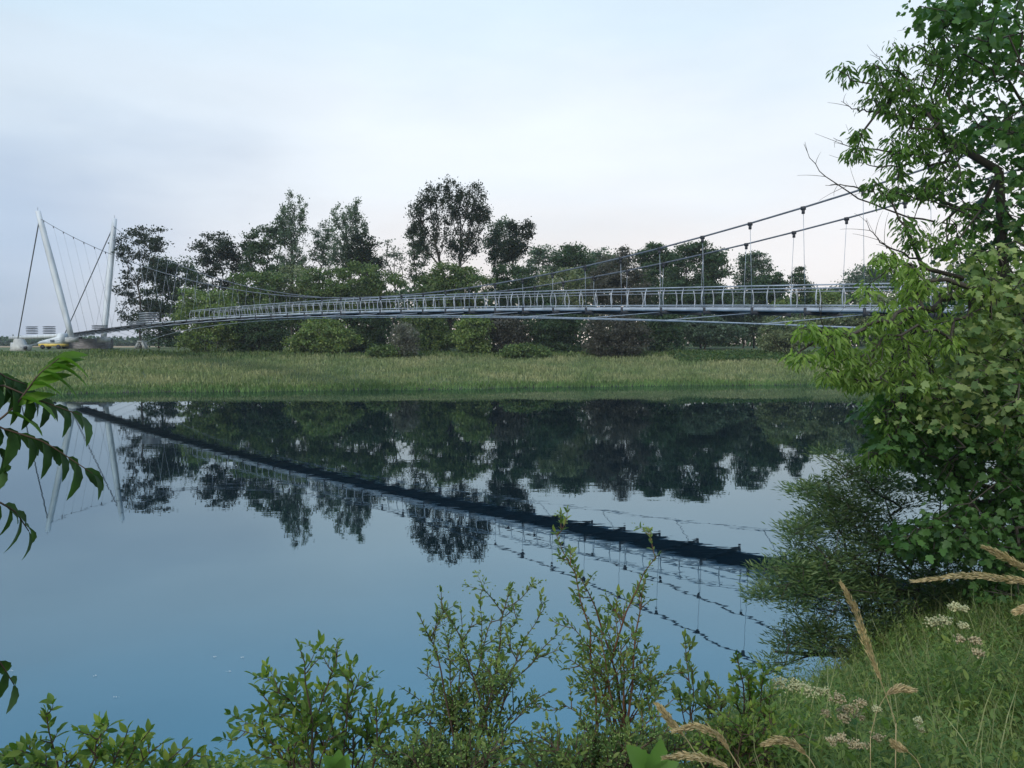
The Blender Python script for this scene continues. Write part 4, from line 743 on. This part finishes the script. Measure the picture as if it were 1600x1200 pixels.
# meadowsweet flowers
def flower(label, Y, heads, m='cream'):
    c = np.mean([at(x, y, Y) for x, y, r in heads], axis=0); gx, gy = c[0] + .05, c[1] + .05; g = np.array([gx, gy, float(height(gx, gy))])
    root = empty('meadowsweet', g, label, 'flower', 'cream meadowsweet on the near bank'); st = MB(); FP = []
    for x, y, r in heads:
        h = at(x, y, Y + rng.uniform(-.1, .1)); st.tube(curve(g, h, np.array([0, 0, .1]) + rng.normal(size=3) * .03, 8), np.linspace(.004, .0016, 8), 4)
        rr = r * Y / 1200; k = int(90 * max(1, r / 12)); F3 = h + rng.normal(size=(k, 3)) * rr * (.5, .45, .30) + (0, 0, .3 * rr)
        F3 = np.clip(F3, h - rr * .9, h + rr * .9); v, f = leaves(LF_DOT, F3, rdir(k), rdir(k), .014 * rng.uniform(.6, 1.3, k) * Y / 4.5); mesh_obj('flower_head', v, f, M[m], root)
    stm = st.build('stems', M['stem_green'], root, smooth=True); 
    k = 40; t = rng.uniform(.3, .9, k)[:, None]; P = g * (1 - t) + c * t + rng.normal(size=(k, 3)) * .05
    v, f = leaves(LF_OVAL, P, rdir(k) + (0, 0, .3), rdir(k) + (0, 0, 1), .08 * rng.uniform(.6, 1.2, k)); mesh_obj('leaves', v, f, NM['weed'], root)
flower('cream flower plumes lowest over the water left of the grass slope', 4.8, [(1222, 1073, 14), (1245, 1075, 13), (1262, 1083, 14), (1285, 1083, 10)])
flower('fading beige flower heads below and right of the cream plumes', 4.6, [(1310, 1095, 13), (1320, 1115, 13), (1330, 1108, 9), (1345, 1100, 8), (1318, 1125, 10), (1342, 1122, 8), (1290, 1117, 7)], 'cream_old')
flower('cream flower plumes at mid height before the willow shrub', 5.6, [(1460, 975, 14), (1478, 972, 9), (1490, 950, 8), (1507, 952, 6), (1505, 980, 8)])
flower('two small pale flower heads under the mid-height plumes', 5.4, [(1500, 1000, 7), (1525, 1003, 8), (1528, 1022, 8)], 'cream_old')
flower('small whitish flower head at the bottom centre of the grass slope', 4.0, [(1435, 1128, 7), (1438, 1140, 6), (1370, 1110, 7)], 'cream')
flower('pale flower heads near the bottom edge left of the grass slope', 3.8, [(1300, 1160, 9), (1315, 1155, 8), (1335, 1165, 10), (1350, 1168, 8), (1372, 1155, 9)], 'cream_old')

# driftwood in the water under the willow, and a few floating bits of fluff
c = at(1300, 1010, 10.8); root = empty('fallen_branch', (c[0], c[1], 0), 'dark fallen branch lying at the waterline under the willow shrub', 'branch')
mb = MB(); mb.tube([at(1490, 1010, 12.2), at(1400, 1020, 11.6), at(1330, 1022, 11.3), at(1260, 1022, 11.2), at(1210, 1018, 11.1)], [.06, .05, .045, .035, .015], 7); mb.build('stem', M['bark'], root, smooth=True)
mb = MB()
for x0, y0, x1, y1 in ((1330, 1022, 1290, 1000), (1380, 1020, 1350, 990), (1280, 1022, 1225, 1040), (1350, 1021, 1300, 1050), (1400, 1020, 1370, 1050)): mb.tube(curve(at(x0, y0, 11.3), at(x1, y1, 11.0), np.array([0, 0, .05])), np.linspace(.02, .006, 9), 5)
mb.build('side_twigs', M['bark'], root, smooth=True)
c = [(148, 1057), (18, 1049), (358, 1050), (378, 1028), (335, 1027), (180, 1090), (43, 1120), (238, 1083), (465, 1062), (600, 1014), (652, 1014), (380, 1028)]
v = []
for k, (x, y) in enumerate(c[:6]):
    d = at(x, y, 1.) - np.array([0, 0, CH]); p = np.array([0, 0, CH]) + d * (-CH / d[2]); p[2] = .012
    P = p + rng.normal(size=(14, 3)) * (.018, .012, .003); v.append(leaves(LF_DOT, P, rdir(14), rdir(14), .009 * rng.uniform(.5, 1, 14)))
V, F = merge(v); tag(mesh_obj('floating_fluff', V, F, M['fluff']), 'tiny white bits of fluff floating on the calm water', 'fluff', kind='stuff')

# ------------------------------------------------------------------ haze
mb = MB(); mb.box((0, 395, 24.), (1504, 1040, 53.6))
hz = mb.build('haze', bpy.data.materials.new('haze')); tag(hz, kind='stuff'); hm = hz.data.materials[0]; hm.use_nodes = True; hm.node_tree.nodes.clear()
ho = hm.node_tree.nodes.new('ShaderNodeOutputMaterial'); hv = hm.node_tree.nodes.new('ShaderNodeVolumePrincipled'); hv.inputs['Density'].default_value = .00022; hv.inputs['Color'].default_value = (.90, .95, 1, 1)
hm.node_tree.links.new(hv.outputs[0], ho.inputs['Volume'])
